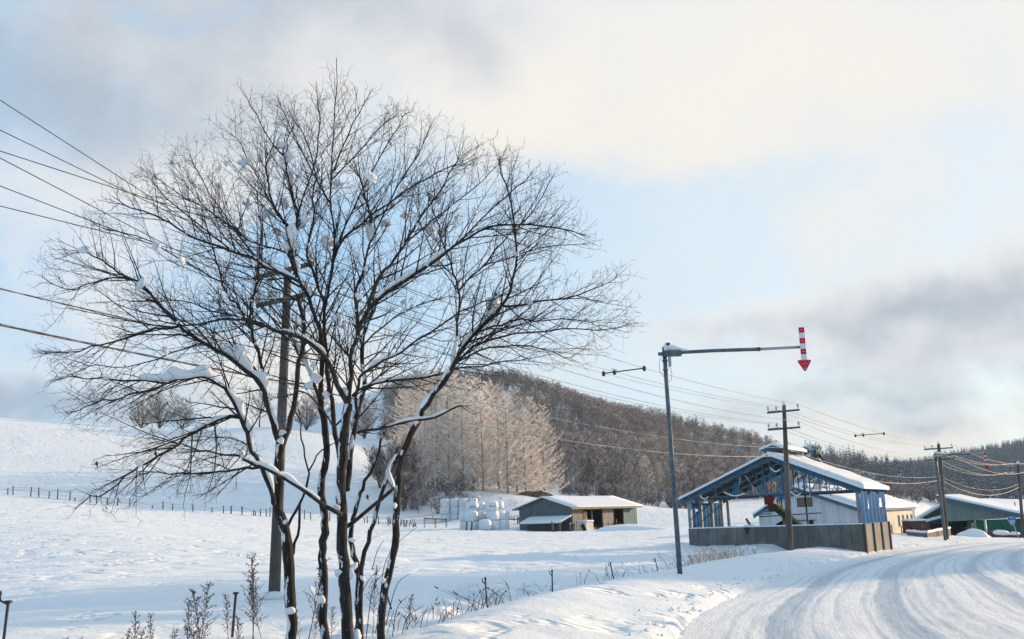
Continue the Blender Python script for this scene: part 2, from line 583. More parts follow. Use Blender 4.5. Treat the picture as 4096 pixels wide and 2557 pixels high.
def copy_thing(root, loc=None, rz=None, label=None, scale=None):
    c = root.copy()
    COL.objects.link(c)
    for k in ('label',):
        if label:
            c[k] = label
    if loc is not None:
        c.location = loc
    if rz is not None:
        c.rotation_euler = (0, 0, rz)
    if scale is not None:
        c.scale = (scale,) * 3 if not hasattr(scale, '__len__') else scale
    for ch in root.children:
        d = ch.copy()
        COL.objects.link(d)
        d.parent = c
        for g in ch.children:
            e = g.copy()
            COL.objects.link(e)
            e.parent = d
    return c


def lump_mesh(name, m, seed):
    """angular lump of snow with a pointed underside"""
    import bmesh
    q = random.Random(seed)
    bm = bmesh.new()
    for k in range(5):
        a = k * 1.257 + q.uniform(-.5, .5)
        r_ = q.uniform(.55, 1.15)
        bm.verts.new((r_ * math.cos(a), r_ * math.sin(a), q.uniform(-.25, .35)))
    for k in range(2):
        bm.verts.new((q.uniform(-.5, .5), q.uniform(-.5, .5), q.uniform(.55, 1.0)))
    bm.verts.new((q.uniform(-.35, .35), q.uniform(-.35, .35), q.uniform(-1.5, -.8)))
    r_ = bmesh.ops.convex_hull(bm, input=bm.verts)
    bmesh.ops.delete(bm, geom=[e for e in r_['geom_interior'] if isinstance(e, bmesh.types.BMVert)], context='VERTS')
    bmesh.ops.subdivide_edges(bm, edges=bm.edges[:], cuts=2, use_grid_fill=True)
    for _ in range(2):
        bmesh.ops.smooth_vert(bm, verts=bm.verts[:], factor=0.45, use_axis_x=True, use_axis_y=True, use_axis_z=True)
    for v_ in bm.verts:
        v_.co += Vector((q.gauss(0, .03), q.gauss(0, .03), q.gauss(0, .03)))
        v_.co *= 1.15
    me = bpy.data.meshes.new(name)
    bm.to_mesh(me)
    bm.free()
    me.materials.append(m)
    me.polygons.foreach_set('use_smooth', [True] * len(me.polygons))
    return me


def blob_mesh(name, r_, m, seed, sub=2, flat=1.0, rough=0.25, point=0.0):
    """irregular lump"""
    import bmesh
    q = random.Random(seed)
    bm = bmesh.new()
    bmesh.ops.create_icosphere(bm, subdivisions=sub, radius=1)
    dirs = [(Vector((q.gauss(0, 1), q.gauss(0, 1), q.gauss(0, 1))).normalized(), q.uniform(-rough, rough)) for _ in range(10)]
    for v_ in bm.verts:
        n = v_.co.normalized()
        k = 1 + sum(a * max(0, n.dot(d)) ** 3 for d, a in dirs)
        v_.co = Vector((n.x * r_ * k, n.y * r_ * k, n.z * r_ * k * flat))
        if point and n.z < 0:
            v_.co.x *= 1 + n.z * point
            v_.co.y *= 1 + n.z * point
            v_.co.z *= 1 + point * 0.6
    me = bpy.data.meshes.new(name)
    bm.to_mesh(me)
    bm.free()
    me.materials.append(m)
    me.polygons.foreach_set('use_smooth', [True] * len(me.polygons))
    return me


# numpy value noise
_T = nr.rand(256, 256)


def vnoise(x, y):
    xi = np.floor(x).astype(int)
    yi = np.floor(y).astype(int)
    fx = x - xi
    fy = y - yi
    fx = fx * fx * (3 - 2 * fx)
    fy = fy * fy * (3 - 2 * fy)
    g = lambda a, b: _T[a % 256, b % 256]
    return (g(xi, yi) * (1 - fx) + g(xi + 1, yi) * fx) * (1 - fy) + (g(xi, yi + 1) * (1 - fx) + g(xi + 1, yi + 1) * fx) * fy - 0.5


def fbm(x, y, sc, oc=4):
    s = 0
    a = 1.0
    for i in range(oc):
        s = s + a * vnoise(x / sc + 17.3 * i, y / sc + 9.1 * i)
        sc /= 2.03
        a *= 0.5
    return s


def sstep(x, a, b):
    t = np.clip((x - a) / (b - a), 0, 1)
    return t * t * (3 - 2 * t)
# ------------------------------------------------------------------ terrain
# road: left edge seen in the photo (u, v, D)
_e = [(675, 632, 14.5), (719.5, 602.6, 20), (749, 592, 23.4), (789, 573, 32), (835, 561, 42.6), (897, 550, 57), (959, 543, 69)]
edge = [P(*q) for q in _e]
_back = [Vector((-3.6, -14, EZ - 1.33)), Vector((-1.6, -5, EZ - 1.37)), Vector((-0.3, 2, EZ - 1.43)), Vector((1.05, 9, EZ - 1.57))]
_fwd = [Vector((38.0, 75.0, EZ - 2.86)), Vector((47, 80, EZ - 3.1)), Vector((62, 85.5, EZ - 3.4)), Vector((85, 91, EZ - 3.8)), Vector((120, 97, EZ - 4.3))]
edge = _back + edge + _fwd


def smooth_path(pts, it=3):
    for _ in range(it):
        q = [pts[0]]
        for a, b in zip(pts[:-1], pts[1:]):
            q += [a * 0.75 + b * 0.25, a * 0.25 + b * 0.75]
        q.append(pts[-1])
        pts = q
    return pts


_sm = smooth_path(edge, 3)
# resample to even spacing
_cum = [0]
for a, b in zip(_sm[:-1], _sm[1:]):
    _cum.append(_cum[-1] + (b - a).length)
_cum = np.array(_cum)
_arr = np.array([tuple(p) for p in _sm])
ES = np.arange(0, _cum[-1], 0.5)
EX, EY, EZR = (np.interp(ES, _cum, _arr[:, i]) for i in range(3))
_tx = np.gradient(EX)
_ty = np.gradient(EY)
_l = np.hypot(_tx, _ty)
_tx, _ty = _tx / _l, _ty / _l
_k = np.ones(13) / 13
for _a in range(2):
    _tx = np.convolve(np.pad(_tx, 6, 'edge'), _k, 'valid')
    _ty = np.convolve(np.pad(_ty, 6, 'edge'), _k, 'valid')
_l = np.hypot(_tx, _ty)
_tx, _ty = _tx / _l, _ty / _l
NX, NY = _ty, -_tx            # to the right of the road's direction


def road_st(x, y):
    """distance along the road, signed distance right of its left edge, road level"""
    x = np.atleast_1d(np.asarray(x, float))
    y = np.atleast_1d(np.asarray(y, float))
    s = np.empty(len(x))
    t = np.empty(len(x))
    z = np.empty(len(x))
    for i in range(0, len(x), 20000):
        dx = x[i:i + 20000, None] - EX[None]
        dy = y[i:i + 20000, None] - EY[None]
        d2 = dx * dx + dy * dy
        k = d2.argmin(1)
        r_ = np.arange(len(k))
        side = dx[r_, k] * NX[k] + dy[r_, k] * NY[k]
        t[i:i + 20000] = np.sign(side) * np.sqrt(d2[r_, k])
        s[i:i + 20000] = ES[k]
        z[i:i + 20000] = EZR[k]
    return s, t, z


# ground control points seen in the photo
_c = [(275, 600, 21), (485, 605, 18), (550, 591, 22), (612, 581, 27), (656, 574, 32), (690, 567.6, 38), (705, 557, 46),
      (0, 639, 14), (250, 639, 14), (430, 639, 13),
      (100, 560, 36), (300, 565, 36), (480, 561, 40), (580, 553, 50), (100, 525, 70), (300, 538, 70), (480, 539, 75),
      (690, 545.4, 54.5), (780, 545, 52), (864, 542.6, 50), (884, 540, 56.6), (640, 541, 70), (680, 529, 90),
      (520, 530.2, 107.5), (572, 531.2, 103), (635, 527.5, 112), (650, 526, 108),
      (11, 495, 110), (130, 507, 111), (242, 515, 112), (367, 524, 116), (440, 527.5, 110), (-120, 486, 110),
      (462, 528.6, 103), (502, 530, 101), (441, 521, 125), (405, 511, 131), (480, 521, 118),
      (0, 417, 190), (106, 425, 193), (169, 428, 195), (271, 428, 195), (321, 438, 188), (359, 450, 182), (376, 457, 178), (-150, 405, 190),
      (100, 462, 145), (250, 470, 150), (340, 484, 150), (0, 450, 145), (200, 447, 172),
      (453, 494, 140), (493, 489, 150), (516, 510, 124), (538, 497, 146), (425, 500, 140),
      (625, 502, 158), (671, 508, 160), (640, 512, 135), (677, 515, 130),
      (520, 386, 380), (440, 398, 330), (400, 418, 300), (592, 412, 420), (676, 430, 430), (761, 456, 440), (803, 474, 440), (840, 487, 430), (380, 430, 300),
      (600, 462, 265), (700, 478, 290), (520, 450, 250), (640, 488, 200), (760, 492, 260), (430, 450, 200), (395, 470, 180),
      (800, 531, 84), (913, 531.4, 102), (886.6, 497, 190), (882, 494, 170), (916, 504, 150), (850, 500, 170), (917, 499, 320), (1024, 503, 260), (1150, 510, 240),
      (946, 538.5, 118), (1024, 537.5, 113), (1100, 538, 113), (944, 538, 72), (1020, 538, 88), (907, 536.5, 74), (985, 538, 100), (925, 535, 92),
      (925, 514, 150), (1000, 516, 165)]
CP = [P(*q) for q in _c]
for x, y, z in ((-160, 280, 18), (-60, 290, 16), (-20, 300, 22), (-330, 200, 30), (-330, 60, 12), (-60, 20, 1.2), (-25, -10, 0.6), (-90, 60, 3.5), (60, 20, -0.2), (120, 40, -1),
                (150, 80, -2.5), (300, 120, -4), (300, 330, -3), (25, -12, 0.0), (60, 560, 35), (-60, 520, 55), (160, 560, 2), (-250, 420, 20), (-500, 700, 20), (500, 700, 5), (0, 800, 20),
                (600, 200, 5), (-700, 200, 30), (700, 20, 0), (-700, 0, 12), (0, 1500, 20), (120, 420, -1)):
    CP.append(Vector((x, y, z)))
CP = np.array([tuple(p) for p in CP])


def warp(x, y):
    yy = np.maximum(y, -8) + 16.0
    return np.stack([2.2 * np.arctan(x / yy * 1.1), 1.6 * np.log(yy)], -1)


CW = warp(CP[:, 0], CP[:, 1])
# thin plate spline; heights divided by distance so that near points weigh as they should
_sc = lambda y: np.maximum(y, -8) + 16.0
_h = (CP[:, 2] - EZ) / _sc(CP[:, 1])


def _U(r2):
    return 0.5 * r2 * np.log(r2 + 1e-9)


_n = len(CP)
_K = _U(((CW[:, None] - CW[None]) ** 2).sum(-1)) + np.eye(_n) * 0.0006
_Pm = np.concatenate([np.ones((_n, 1)), CW], 1)
_A = np.zeros((_n + 3, _n + 3))
_A[:_n, :_n] = _K
_A[:_n, _n:] = _Pm
_A[_n:, :_n] = _Pm.T
_co = np.linalg.solve(_A, np.concatenate([_h, np.zeros(3)]))


def tps(x, y):
    wv = warp(x, y)
    out = np.empty(len(x))
    for i in range(0, len(x), 20000):
        q = wv[i:i + 20000]
        out[i:i + 20000] = _U(((q[:, None] - CW[None]) ** 2).sum(-1)) @ _co[:_n] + _co[_n] + q @ _co[_n + 1:]
    return EZ + out * _sc(y)


ROADW = 8.6
_bt = [-5.2, -4.2, -3.5, -2.9, -2.3, -1.7, -1.1, -0.55, -0.3, -0.12, 0.1, 0.4]
_bz = [0.12, 0.10, 0.16, 0.34, 0.42, 0.37, 0.27, 0.17, 0.13, 0.06, -0.03, -0.10]


def ground(x, y, relief=True):
    x = np.atleast_1d(np.asarray(x, float))
    y = np.atleast_1d(np.asarray(y, float))
    z = tps(x, y)
    near = np.hypot(x, y)
    s, t, zr = road_st(x, y)
    if relief:
        # wind-rippled, lumpy field snow; deeper lumps along the ditch
        amp = 0.16 * sstep(near, 6, 14) * (1 - 0.5 * sstep(near, 60, 120))
        patch = sstep(fbm(x, y, 14, 3), -0.25, 0.35)
        lump = np.maximum(vnoise(x / 1.25 + 3, y / 0.95), -0.12) + 0.5 * vnoise(x / 0.55, y / 0.5 + 8)
        z = z + amp * (0.35 + patch) * lump
        z = z + 0.10 * fbm(x, y, 9, 3) * sstep(near, 8, 20)
        # coarse pasture lumps and drifts on the far hill
        z = z + sstep(y, 100, 135) * (1 - sstep(y, 230, 260)) * (0.22 * np.abs(fbm(x, y, 6, 4)) + 0.5 * fbm(x, y * 2.4, 40, 2))
    bank = np.interp(t, _bt, _bz)
    if relief:
        bank = bank + np.interp(t, [-4, -3, -2, -1, -0.3, 0.2], [0, 1, 1, 0.7, 0.6, 0]) * (0.05 * fbm(s, t * 1.6, 2.2, 3) + 0.035 * fbm(s * 2.0, t, 0.9, 2))
        bank = bank + np.exp(-((t + 0.3) / 0.22) ** 2) * 0.07 * np.maximum(0, fbm(s, t, 0.40, 2) + 0.22)
    fade = sstep(s, 82, 100)
    bank = bank * (1 - 0.55 * fade)
    rt = t - ROADW
    right = np.interp(rt, [-0.4, 0, 0.4, 1.5, 3], [-0.10, 0.02, 0.14, 0.32, 0.25])
    zroad = zr + np.where(t < 0.4, bank, np.where(rt > -0.4, right, -0.10))
    wl = sstep(t, -5.0, -3.3)
    wr = 1 - sstep(t, ROADW + 3, ROADW + 12)
    wgt = np.where(t < 2, wl, wr)
    out = z * (1 - wgt) + zroad * wgt
    if relief:
        ditch = np.exp(-((t + 4.7) / 1.25) ** 2) * sstep(s, 14, 24) * (1 - sstep(s, 66, 85))
        out = out + ditch * (0.55 * np.abs(fbm(s * 1.5 + t * 0.9, t * 0.55, 1.5, 3)) + 0.10 * fbm(x, y, 0.6, 2) - 0.12)
    return out


def gz(x, y):
    return float(ground(x, y, False)[0])


def G(u, D, dz=0.0):
    """point on the ground below photo column u at D metres"""
    p = P(u, 520, D)
    p.z = float(ground(p.x, p.y)[0]) + dz
    return p


def axis(lo, hi, step, far_lo, far_hi, grow=1.07):
    a = list(np.arange(lo, hi + 1e-6, step))
    d, x = step, hi
    while x < far_hi:
        d *= grow
        x += d
        a.append(x)
    d, x = step, lo
    pre = []
    while x > far_lo:
        d *= grow
        x -= d
        pre.append(x)
    return np.array(pre[::-1] + a)


gx = axis(-14, 12, 0.16, -700, 700, 1.045)
gy = axis(7, 34, 0.16, -30, 1500, 1.028)
XX, YY = np.meshgrid(gx, gy)
GZ = ground(XX.ravel(), YY.ravel())
nxg, nyg = len(gx), len(gy)


def grid_mesh(name, X, Y, Z, ny, nx, m):
    me = bpy.data.meshes.new(name)
    co = np.stack([X, Y, Z], -1).astype(np.float32)
    me.vertices.add(len(co))
    me.vertices.foreach_set('co', co.ravel())
    i = np.arange(ny - 1)[:, None] * nx + np.arange(nx - 1)[None]
    q = np.stack([i, i + 1, i + 1 + nx, i + nx], -1).reshape(-1, 4)
    me.loops.add(q.size)
    me.loops.foreach_set('vertex_index', q.ravel().astype(np.int32))
    me.polygons.add(len(q))
    me.polygons.foreach_set('loop_start', (np.arange(len(q)) * 4).astype(np.int32))
    me.polygons.foreach_set('loop_total', np.full(len(q), 4, np.int32))
    me.polygons.foreach_set('use_smooth', np.ones(len(q), bool))
    me.materials.append(m)
    me.update()
    me.validate()
    return me


o = put('snow_ground', grid_mesh('snow_ground', XX.ravel(), YY.ravel(), GZ, nyg, nxg, M['snow']))
o['kind'] = 'structure'

# packed snow on the road: ruts along it
rm = bpy.data.materials.new('road_snow')
rm.use_nodes = True
n = NT(rm.node_tree)
b = n.n['Principled BSDF']
b.inputs['Roughness'].default_value = 0.5
b.inputs['Specular IOR Level'].default_value = 0.3
uvn = n.new('ShaderNodeUVMap')
mp = n.new('ShaderNodeMapping')
mp.inputs['Scale'].default_value = (0.07, 2.6, 1)
n.l.new(uvn.outputs[0], mp.inputs[0])
streak = n.noise(mp.outputs[0], 3.0, 7, 0.66)
mp2 = n.new('ShaderNodeMapping')
mp2.inputs['Scale'].default_value = (1.2, 2.6, 1)
n.l.new(uvn.outputs[0], mp2.inputs[0])
grit = n.noise(mp2.outputs[0], 3.5, 8, 0.72)
att = n.new('ShaderNodeAttribute', attribute_name='rut')
ice = n.step(n.m('ADD', n.m('MULTIPLY', att.outputs['Fac'], 0.55), n.m('ADD', n.m('MULTIPLY', streak, 0.75), n.m('MULTIPLY', grit, 0.45))), 0.62, 1.12)
n.l.new(n.mix(ice, (0.74, 0.765, 0.79), (0.37, 0.46, 0.56)), b.inputs['Base Color'])
n.l.new(n.step(ice, 0, 1, 0.65, 0.38), b.inputs['Roughness'])
bp = n.new('ShaderNodeBump')
bp.inputs['Strength'].default_value = 0.9
bp.inputs['Distance'].default_value = 0.07
n.l.new(n.m('ADD', n.m('MULTIPLY', streak, 0.6), grit), bp.inputs['Height'])
n.l.new(bp.outputs[0], b.inputs['Normal'])
rs = np.concatenate([np.arange(0, 70, 0.3), np.arange(70, ES[-1] - 1, 0.8)])
rt_ = np.linspace(-0.12, ROADW + 0.1, 260)
SS, TT = np.meshgrid(rs, rt_, indexing='ij')
sf, tf = SS.ravel(), TT.ravel()
ii = sf / 0.5
ix = lambda a: np.interp(sf, ES, a)
wob = 0.14 * fbm(sf, sf * 0, 11, 2)
rutp = [1.35, 2.95, 3.75, 5.05, 6.3, 7.6]
ramp = [0.8, 1.0, 0.45, 0.9, 0.85, 0.4]
rut = sum(a * np.exp(-((tf - c - wob * (1 + 0.3 * k)) / 0.26) ** 2) for k, (c, a) in enumerate(zip(rutp, ramp)))
rut2 = sum(0.5 * np.exp(-((tf - c - 0.3 * fbm(sf, sf * 0 + c * 7, 17, 2)) / 0.06) ** 2) for c in (0.7, 0.95, 1.2, 1.75, 2.05, 2.5, 2.75, 3.1, 3.35, 3.5, 4.1, 4.5, 4.75, 5.3, 5.6, 5.9, 6.6, 6.8, 7.1, 7.4))
zr = ix(EZR) - 0.030 * rut - 0.014 * rut2 + 0.035 * fbm(sf * 0.35, tf, 0.42, 3) + 0.02 * fbm(sf, tf, 0.5, 2) - 0.25 * np.maximum(0, 0.05 - tf) + 0.02
zr = zr + 0.0 * tf
rme = grid_mesh('snowy_road', ix(EX) + ix(NX) * tf, ix(EY) + ix(NY) * tf, zr, len(rs), len(rt_), rm)
ra = rme.attributes.new('rut', 'FLOAT', 'POINT')
ra.data.foreach_set('value', np.clip(rut + 0.8 * rut2, 0, 1).astype(np.float32))
uvl = rme.uv_layers.new(name='UVMap')
li = np.empty(len(rme.loops), np.int32)
rme.loops.foreach_get('vertex_index', li)
uvl.data.foreach_set('uv', np.stack([sf[li], tf[li]], -1).astype(np.float32).ravel())
rme.flip_normals()
o = put('snowy_road', rme)
o['kind'] = 'structure'

# far mountain across the valley
mx = np.linspace(120, 1500, 120)
my = np.linspace(300, 1300, 70)
MX, MY = np.meshgrid(mx, my)
_ru = np.array([780, 829, 860, 900, 951, 972, 1024, 1080, 1150, 1300, 1600])
_rv = np.array([492, 474, 474, 473, 467, 459, 449, 438, 425, 415, 420])


def mountain(x, y):
    u = 512 + F * x / y
    h = np.array([P(a, b_, 760).z for a, b_ in zip(_ru, _rv)])
    top = np.interp(x / 0.76 + 512, _ru, h)
    base = -4.0
    prof = np.exp(-((y - 790) / 210.0) ** 2)
    return base + (top - base) * prof + 5 * fbm(x, y, 120, 3) * prof - 14 * (1 - sstep(y, 300, 420)) - 12 * (1 - sstep(x, 120, 260))


MZ = mountain(MX.ravel(), MY.ravel())
o = put('far_mountain', grid_mesh('far_mountain', MX.ravel(), MY.ravel(), MZ, 70, 120, M['snow']))
o['kind'] = 'structure'
# ------------------------------------------------------------------ the big bare tree
TD = 12.0
# each limb: kind, points (u, v), start and end radius in photo px, start and end depth offset (m)
LIMBS = [
    ('stem', [(292, 652), (291.5, 615), (290, 589), (289, 562), (287, 540), (282.6, 526), (279, 513), (278, 491), (278.7, 481), (279, 458), (281, 445)], 6.3, 4.6, 0.0, -0.1),
    ('branch', [(281, 445), (275.8, 436), (271.8, 421), (264.8, 394), (260, 383), (249.8, 373.6), (234.7, 362), (220.8, 351.6), (198.6, 341), (179, 326), (161.6, 306.5), (146.5, 288), (133.8, 280), (122, 274), (109.5, 264.8), (100, 258), (82, 251)], 3.6, 0.6, -0.1, -1.1),
    ('branch', [(133.8, 280), (120, 277), (110.6, 278.7), (90, 282), (70, 290), (52, 284)], 1.1, 0.4, -0.8, -1.0),
    ('branch', [(179, 326), (161.6, 328.5), (138.4, 333.7), (117.6, 341), (94.4, 346.4), (74.8, 351.6), (48, 353)], 1.7, 0.5, -0.7, -0.5),
    ('branch', [(281, 445), (288, 435), (292.6, 412), (295, 397), (297, 377), (300.7, 357), (304, 342), (303, 325), (300.7, 308), (297, 295)], 3.4, 2.2, -0.1, 0.5),
    ('branch', [(264.8, 394), (264, 389), (262, 374), (259, 354), (254, 340), (249.8, 327), (244, 317), (238, 305), (229, 297.7), (222, 282), (217, 265), (212, 245), (206, 225)], 2.3, 0.8, -0.2, 0.9),
    ('branch', [(249.8, 327), (249.8, 315), (250.5, 302), (255.6, 290.7), (258, 278), (260, 266), (259, 250), (262, 232), (258, 205)], 1.9, 0.7, 0.1, 0.6),
    # arching limb low on the left, loaded with snow
    ('branch', [(274, 503), (272.8, 496), (263, 470.6), (257, 460), (251.4, 448.6), (245.6, 429), (239.8, 417.4), (235, 405.8), (226, 389.6), (214, 381.5), (201.6, 376.9), (183, 380), (165.7, 382.6), (138, 381), (119.4, 379.7), (105.6, 379), (90.5, 378), (67, 377)], 3.0, 0.5, -0.2, -1.6),
    ('branch', [(165.7, 382.6), (156.5, 388.4), (140, 392), (128.7, 395.4), (107.9, 400), (90.5, 405.8), (73, 411.6)], 1.3, 0.4, -1.1, -1.7),
    ('branch', [(239.8, 417.4), (228, 417), (216.7, 420.8), (204, 426.6), (191, 433.6), (183, 440.5), (165.7, 452), (148, 462.5), (136.8, 468), (126, 475), (115, 485.6), (102, 496), (88, 498)], 2.0, 0.5, -0.6, -2.0),
    ('branch', [(342, 515), (319.5, 503), (305, 492), (283.7, 478), (279, 476), (261.8, 467), (244.4, 460), (239.8, 455.6), (229.4, 455), (212, 452.7), (194.7, 449.8), (178, 444)], 2.6, 0.6, -0.3, -1.4),
    ('branch', [(261.8, 467), (250, 467.5), (237.5, 469.5), (223.6, 471.8), (200.5, 473), (177, 475), (150, 472)], 1.7, 0.5, -0.8, -1.3),
    ('stem', [(326, 652), (324, 630), (322.8, 616), (323, 583.6), (323, 562), (322.8, 545.6), (324.4, 529), (325, 513), (321, 491), (321.5, 481), (325, 464), (327, 450), (325, 429), (322.7, 411.8), (320, 399)], 5.0, 3.6, 0.25, 0.3),
    ('branch', [(320, 399), (321.5, 377), (322.7, 354), (321.5, 336.6), (319, 323), (313.4, 311.6), (310, 300), (304, 288), (298, 281.5), (281, 273), (264.8, 267.6), (257.9, 261.8), (248.6, 256), (229, 249), (200, 241), (176, 227), (150, 213), (125, 205)], 3.2, 0.7, 0.3, -0.9),
    ('branch', [(300, 283), (296, 273), (291.4, 259.5), (289, 253.7), (292.6, 238.7), (296, 227), (297, 212), (292.6, 198), (290, 186.6), (287, 165), (283, 148)], 2.3, 0.8, 0.1, -0.3),
    ('branch', [(289, 253.7), (278, 250), (264, 245), (246, 240), (230, 226), (210, 212), (190, 190)], 1.3, 0.5, 0.0, 0.9),
    ('branch', [(294, 235), (285, 222), (275, 212), (269, 196), (268, 180), (266, 165)], 1.7, 0.8, 0.0, -0.6),
    ('branch', [(320, 401), (311, 377), (305, 365.5), (299.5, 352.8), (290, 340), (283, 334), (269.4, 328.5), (257.9, 321), (244, 318.5), (223, 312.6), (210, 312), (196, 305), (176, 300), (150, 303), (125, 300)], 2.0, 0.5, 0.3, 1.3),
    ('stem', [(348, 652), (347.8, 639), (345.6, 605), (343.4, 572.8), (342, 540), (342, 513), (340.8, 491), (342.4, 464), (343.5, 440.7), (345.8, 417.6), (348, 403.7)], 6.9, 4.7, -0.2, -0.1),
    ('branch', [(348, 403.7), (340, 387.5), (333, 371), (326, 356), (315.7, 347), (299.5, 336.6), (281, 330.8), (263.7, 326), (240, 318), (215, 321), (190, 327), (160, 321)], 3.4, 0.6, -0.1, -1.5),
    ('branch', [(348, 403.7), (350.5, 389.8), (350.5, 371), (351, 354), (356, 339), (358.6, 327), (357.4, 313.9), (355, 300), (357.4, 285), (363, 271), (366, 255), (371, 242), (372, 222), (366, 200), (360, 178)], 3.0, 0.8, -0.1, 0.4),
    ('branch', [(358.6, 327), (366.7, 313.9), (377, 300), (391, 288.4), (408, 279), (425.7, 267.6), (448.8, 250), (474, 233), (494, 225.9), (523.8, 224), (550, 228), (575, 232)], 2.8, 0.6, -0.1, -0.9),
    ('branch', [(369, 309), (372.4, 293), (378, 279), (387.5, 267.6), (396.8, 256), (406, 242), (414, 227), (429, 207), (437, 195.8), (447, 178), (458, 160)], 2.3, 0.7, -0.1, 0.8),
    ('branch', [(337, 440.7), (333, 417.6), (330.8, 394), (328.5, 377), (326, 350), (324, 325), (326, 305), (328.5, 290.7), (333, 273), (334, 250), (333.7, 227), (330.8, 204), (330.8, 175), (332, 150), (334.7, 115), (336.5, 89), (336.5, 58)], 3.0, 0.35, 0.2, 0.2),
    ('branch', [(341, 470), (337, 440.7)], 3.0, 3.0, -0.1, 0.2),
    ('branch', [(333, 262), (338, 245), (347, 234), (360, 225), (372, 214), (392, 202), (410, 188), (432, 176), (452, 166)], 1.9, 0.6, 0.2, -0.4),
    ('branch', [(326, 305), (318, 285), (312, 268), (306, 252), (309, 235), (314, 215), (312, 195), (316, 172), (310, 150), (300, 128)], 1.9, 0.6, 0.2, 1.0),
    ('stem', [(347, 490), (348, 475), (352.8, 446.5), (356, 423), (362, 398), (365.5, 382.9), (363, 365.5), (361.5, 348), (363, 331), (370, 318), (375, 306)], 3.2, 2.0, -0.1, 0.7),
    ('branch', [(357, 420), (356, 400), (357.4, 380.6), (367.8, 370), (379.4, 363), (396.8, 355), (414, 342), (437, 328.5), (455, 313), (478, 305), (500, 296)], 2.0, 0.6, 0.0, -0.9),
    ('branch', [(353, 396), (362, 387.5), (379.4, 382.9), (402.5, 378.8), (431.5, 376), (454.6, 369), (475, 367.8), (500, 362), (522, 360)], 1.9, 0.6, -0.1, 0.7),
    ('branch', [(357.4, 432.6), (385, 428), (408, 421), (431.5, 419), (448.8, 410.6), (460.4, 406)], 1.6, 0.9, 0.0, -0.8),
    ('branch', [(345, 417), (334, 428), (326, 415), (315, 401), (306, 392), (299, 391)], 1.3, 0.6, 0.1, -0.6),
    ('stem', [(380, 652), (381.5, 639), (382.5, 605), (385.8, 583.6), (391, 562), (395.6, 540), (396.7, 513), (396.8, 496), (399, 475), (402.5, 458), (408, 440.7), (416.4, 425.7), (422, 414), (430, 400), (443, 384), (451, 371)], 4.7, 2.9, 0.2, -0.2),
    ('branch', [(451, 371), (454.6, 359.7), (457, 336.6), (457.5, 320), (459, 290), (456, 278.8), (447.8, 255.6), (441, 240), (438, 222), (432, 205)], 1.8, 0.6, -0.2, 0.8),
    ('branch', [(459, 290), (467.6, 280), (482, 267), (500.7, 244), (512, 230.8), (528, 218), (540, 200), (552, 178)], 1.4, 0.45, 0.2, 0.3),
    ('branch', [(451, 371), (461, 350), (474, 335), (490.7, 316.8), (505.6, 303.6), (512, 285), (515.5, 262), (515.5, 232.5), (512, 211), (508, 190), (500, 168)], 2.5, 0.6, -0.2, -0.9),
    ('branch', [(503, 306), (523.8, 305), (540, 300), (573, 297), (595, 288.7), (615, 278)], 1.5, 0.4, -0.6, -0.4),
    ('branch', [(478, 332), (497, 325), (515.5, 320), (540, 321.8), (565, 318.5), (590, 322)], 1.3, 0.4, -0.4, -1.2),
    ('branch', [(454, 366), (467.6, 350), (487, 341.6), (507, 335), (537, 331.7), (573, 328), (606, 330), (626, 325)], 1.7, 0.4, -0.2, 0.4),
    ('branch', [(452, 368), (474, 351.5), (494, 345), (524, 345), (548, 351.5), (570, 358)], 1.4, 0.4, -0.2, -0.9),
    ('branch', [(346, 527), (377, 503), (394.5, 488)], 2.3, 1.8, -0.1, 0.1),
    ('branch', [(394.5, 490), (386, 475), (396.8, 455), (399, 447)], 1.6, 1.2, 0.2, 0.4),
    ('stem', [(361, 652), (360.8, 639), (359.5, 600), (361, 575), (363, 556.5), (369.5, 536), (373.8, 518.5), (381, 493), (388, 475.5), (396, 462), (398, 455)], 3.6, 1.6, 0.35, 0.5),
    ('stem', [(357, 652), (358, 610), (358.5, 580), (358, 566), (353, 552), (350, 535), (352, 518), (359.7, 496), (363, 486), (371, 469.7), (378, 455.8), (380.5, 440.7), (384, 432.6)], 4.2, 1.3, 0.6, 0.7),
    ('branch', [(285, 527), (294, 515), (301, 500), (307.6, 481), (308.8, 470.8), (304, 452), (301, 435), (300.7, 421)], 1.8, 0.7, 0.0, 0.4),
    ('branch', [(308.8, 470.8), (315.7, 458), (323, 449), (334, 443)], 1.0, 0.6, 0.2, 0.3),
    ('branch', [(300, 503), (299, 520), (296, 540), (292, 556)], 1.2, 1.6, 0.1, 0.0),
    ('branch', [(256, 259), (240, 236), (226, 222), (205, 208), (180, 196), (160, 180)], 1.3, 0.5, -0.3, 0.6),
    ('branch', [(283, 155), (270, 140), (258, 118), (248, 100)], 0.9, 0.4, -0.3, -0.5),
    ('branch', [(330, 180), (345, 165), (362, 150), (375, 132), (392, 118)], 1.1, 0.4, 0.2, 0.2),
    ('branch', [(221, 352), (205, 343), (180, 350), (150, 362), (120, 368), (90, 366)], 1.0, 0.4, -0.5, -1.6),
    ('branch', [(216, 353), (200, 333), (180, 316), (165, 300)], 0.9, 0.5, -0.5, 0.3),
    ('branch', [(260, 383), (255, 368), (244, 352), (228, 343), (210, 330)], 1.1, 0.5, -0.2, 0.7),
    ('branch', [(251, 448), (240, 440), (226, 436), (210, 438)], 0.8, 0.4, -0.4, 0.3),
    ('branch', [(292, 239), (282, 218), (270, 200), (252, 168), (236, 138)], 1.2, 0.45, 0.0, 0.8),
    ('branch', [(296, 227), (304, 192), (316, 162), (321, 128), (318, 102)], 1.2, 0.45, -0.1, -0.7),
    ('branch', [(331, 204), (318, 182), (302, 152), (287, 122), (280, 104)], 1.2, 0.45, 0.2, 0.9),
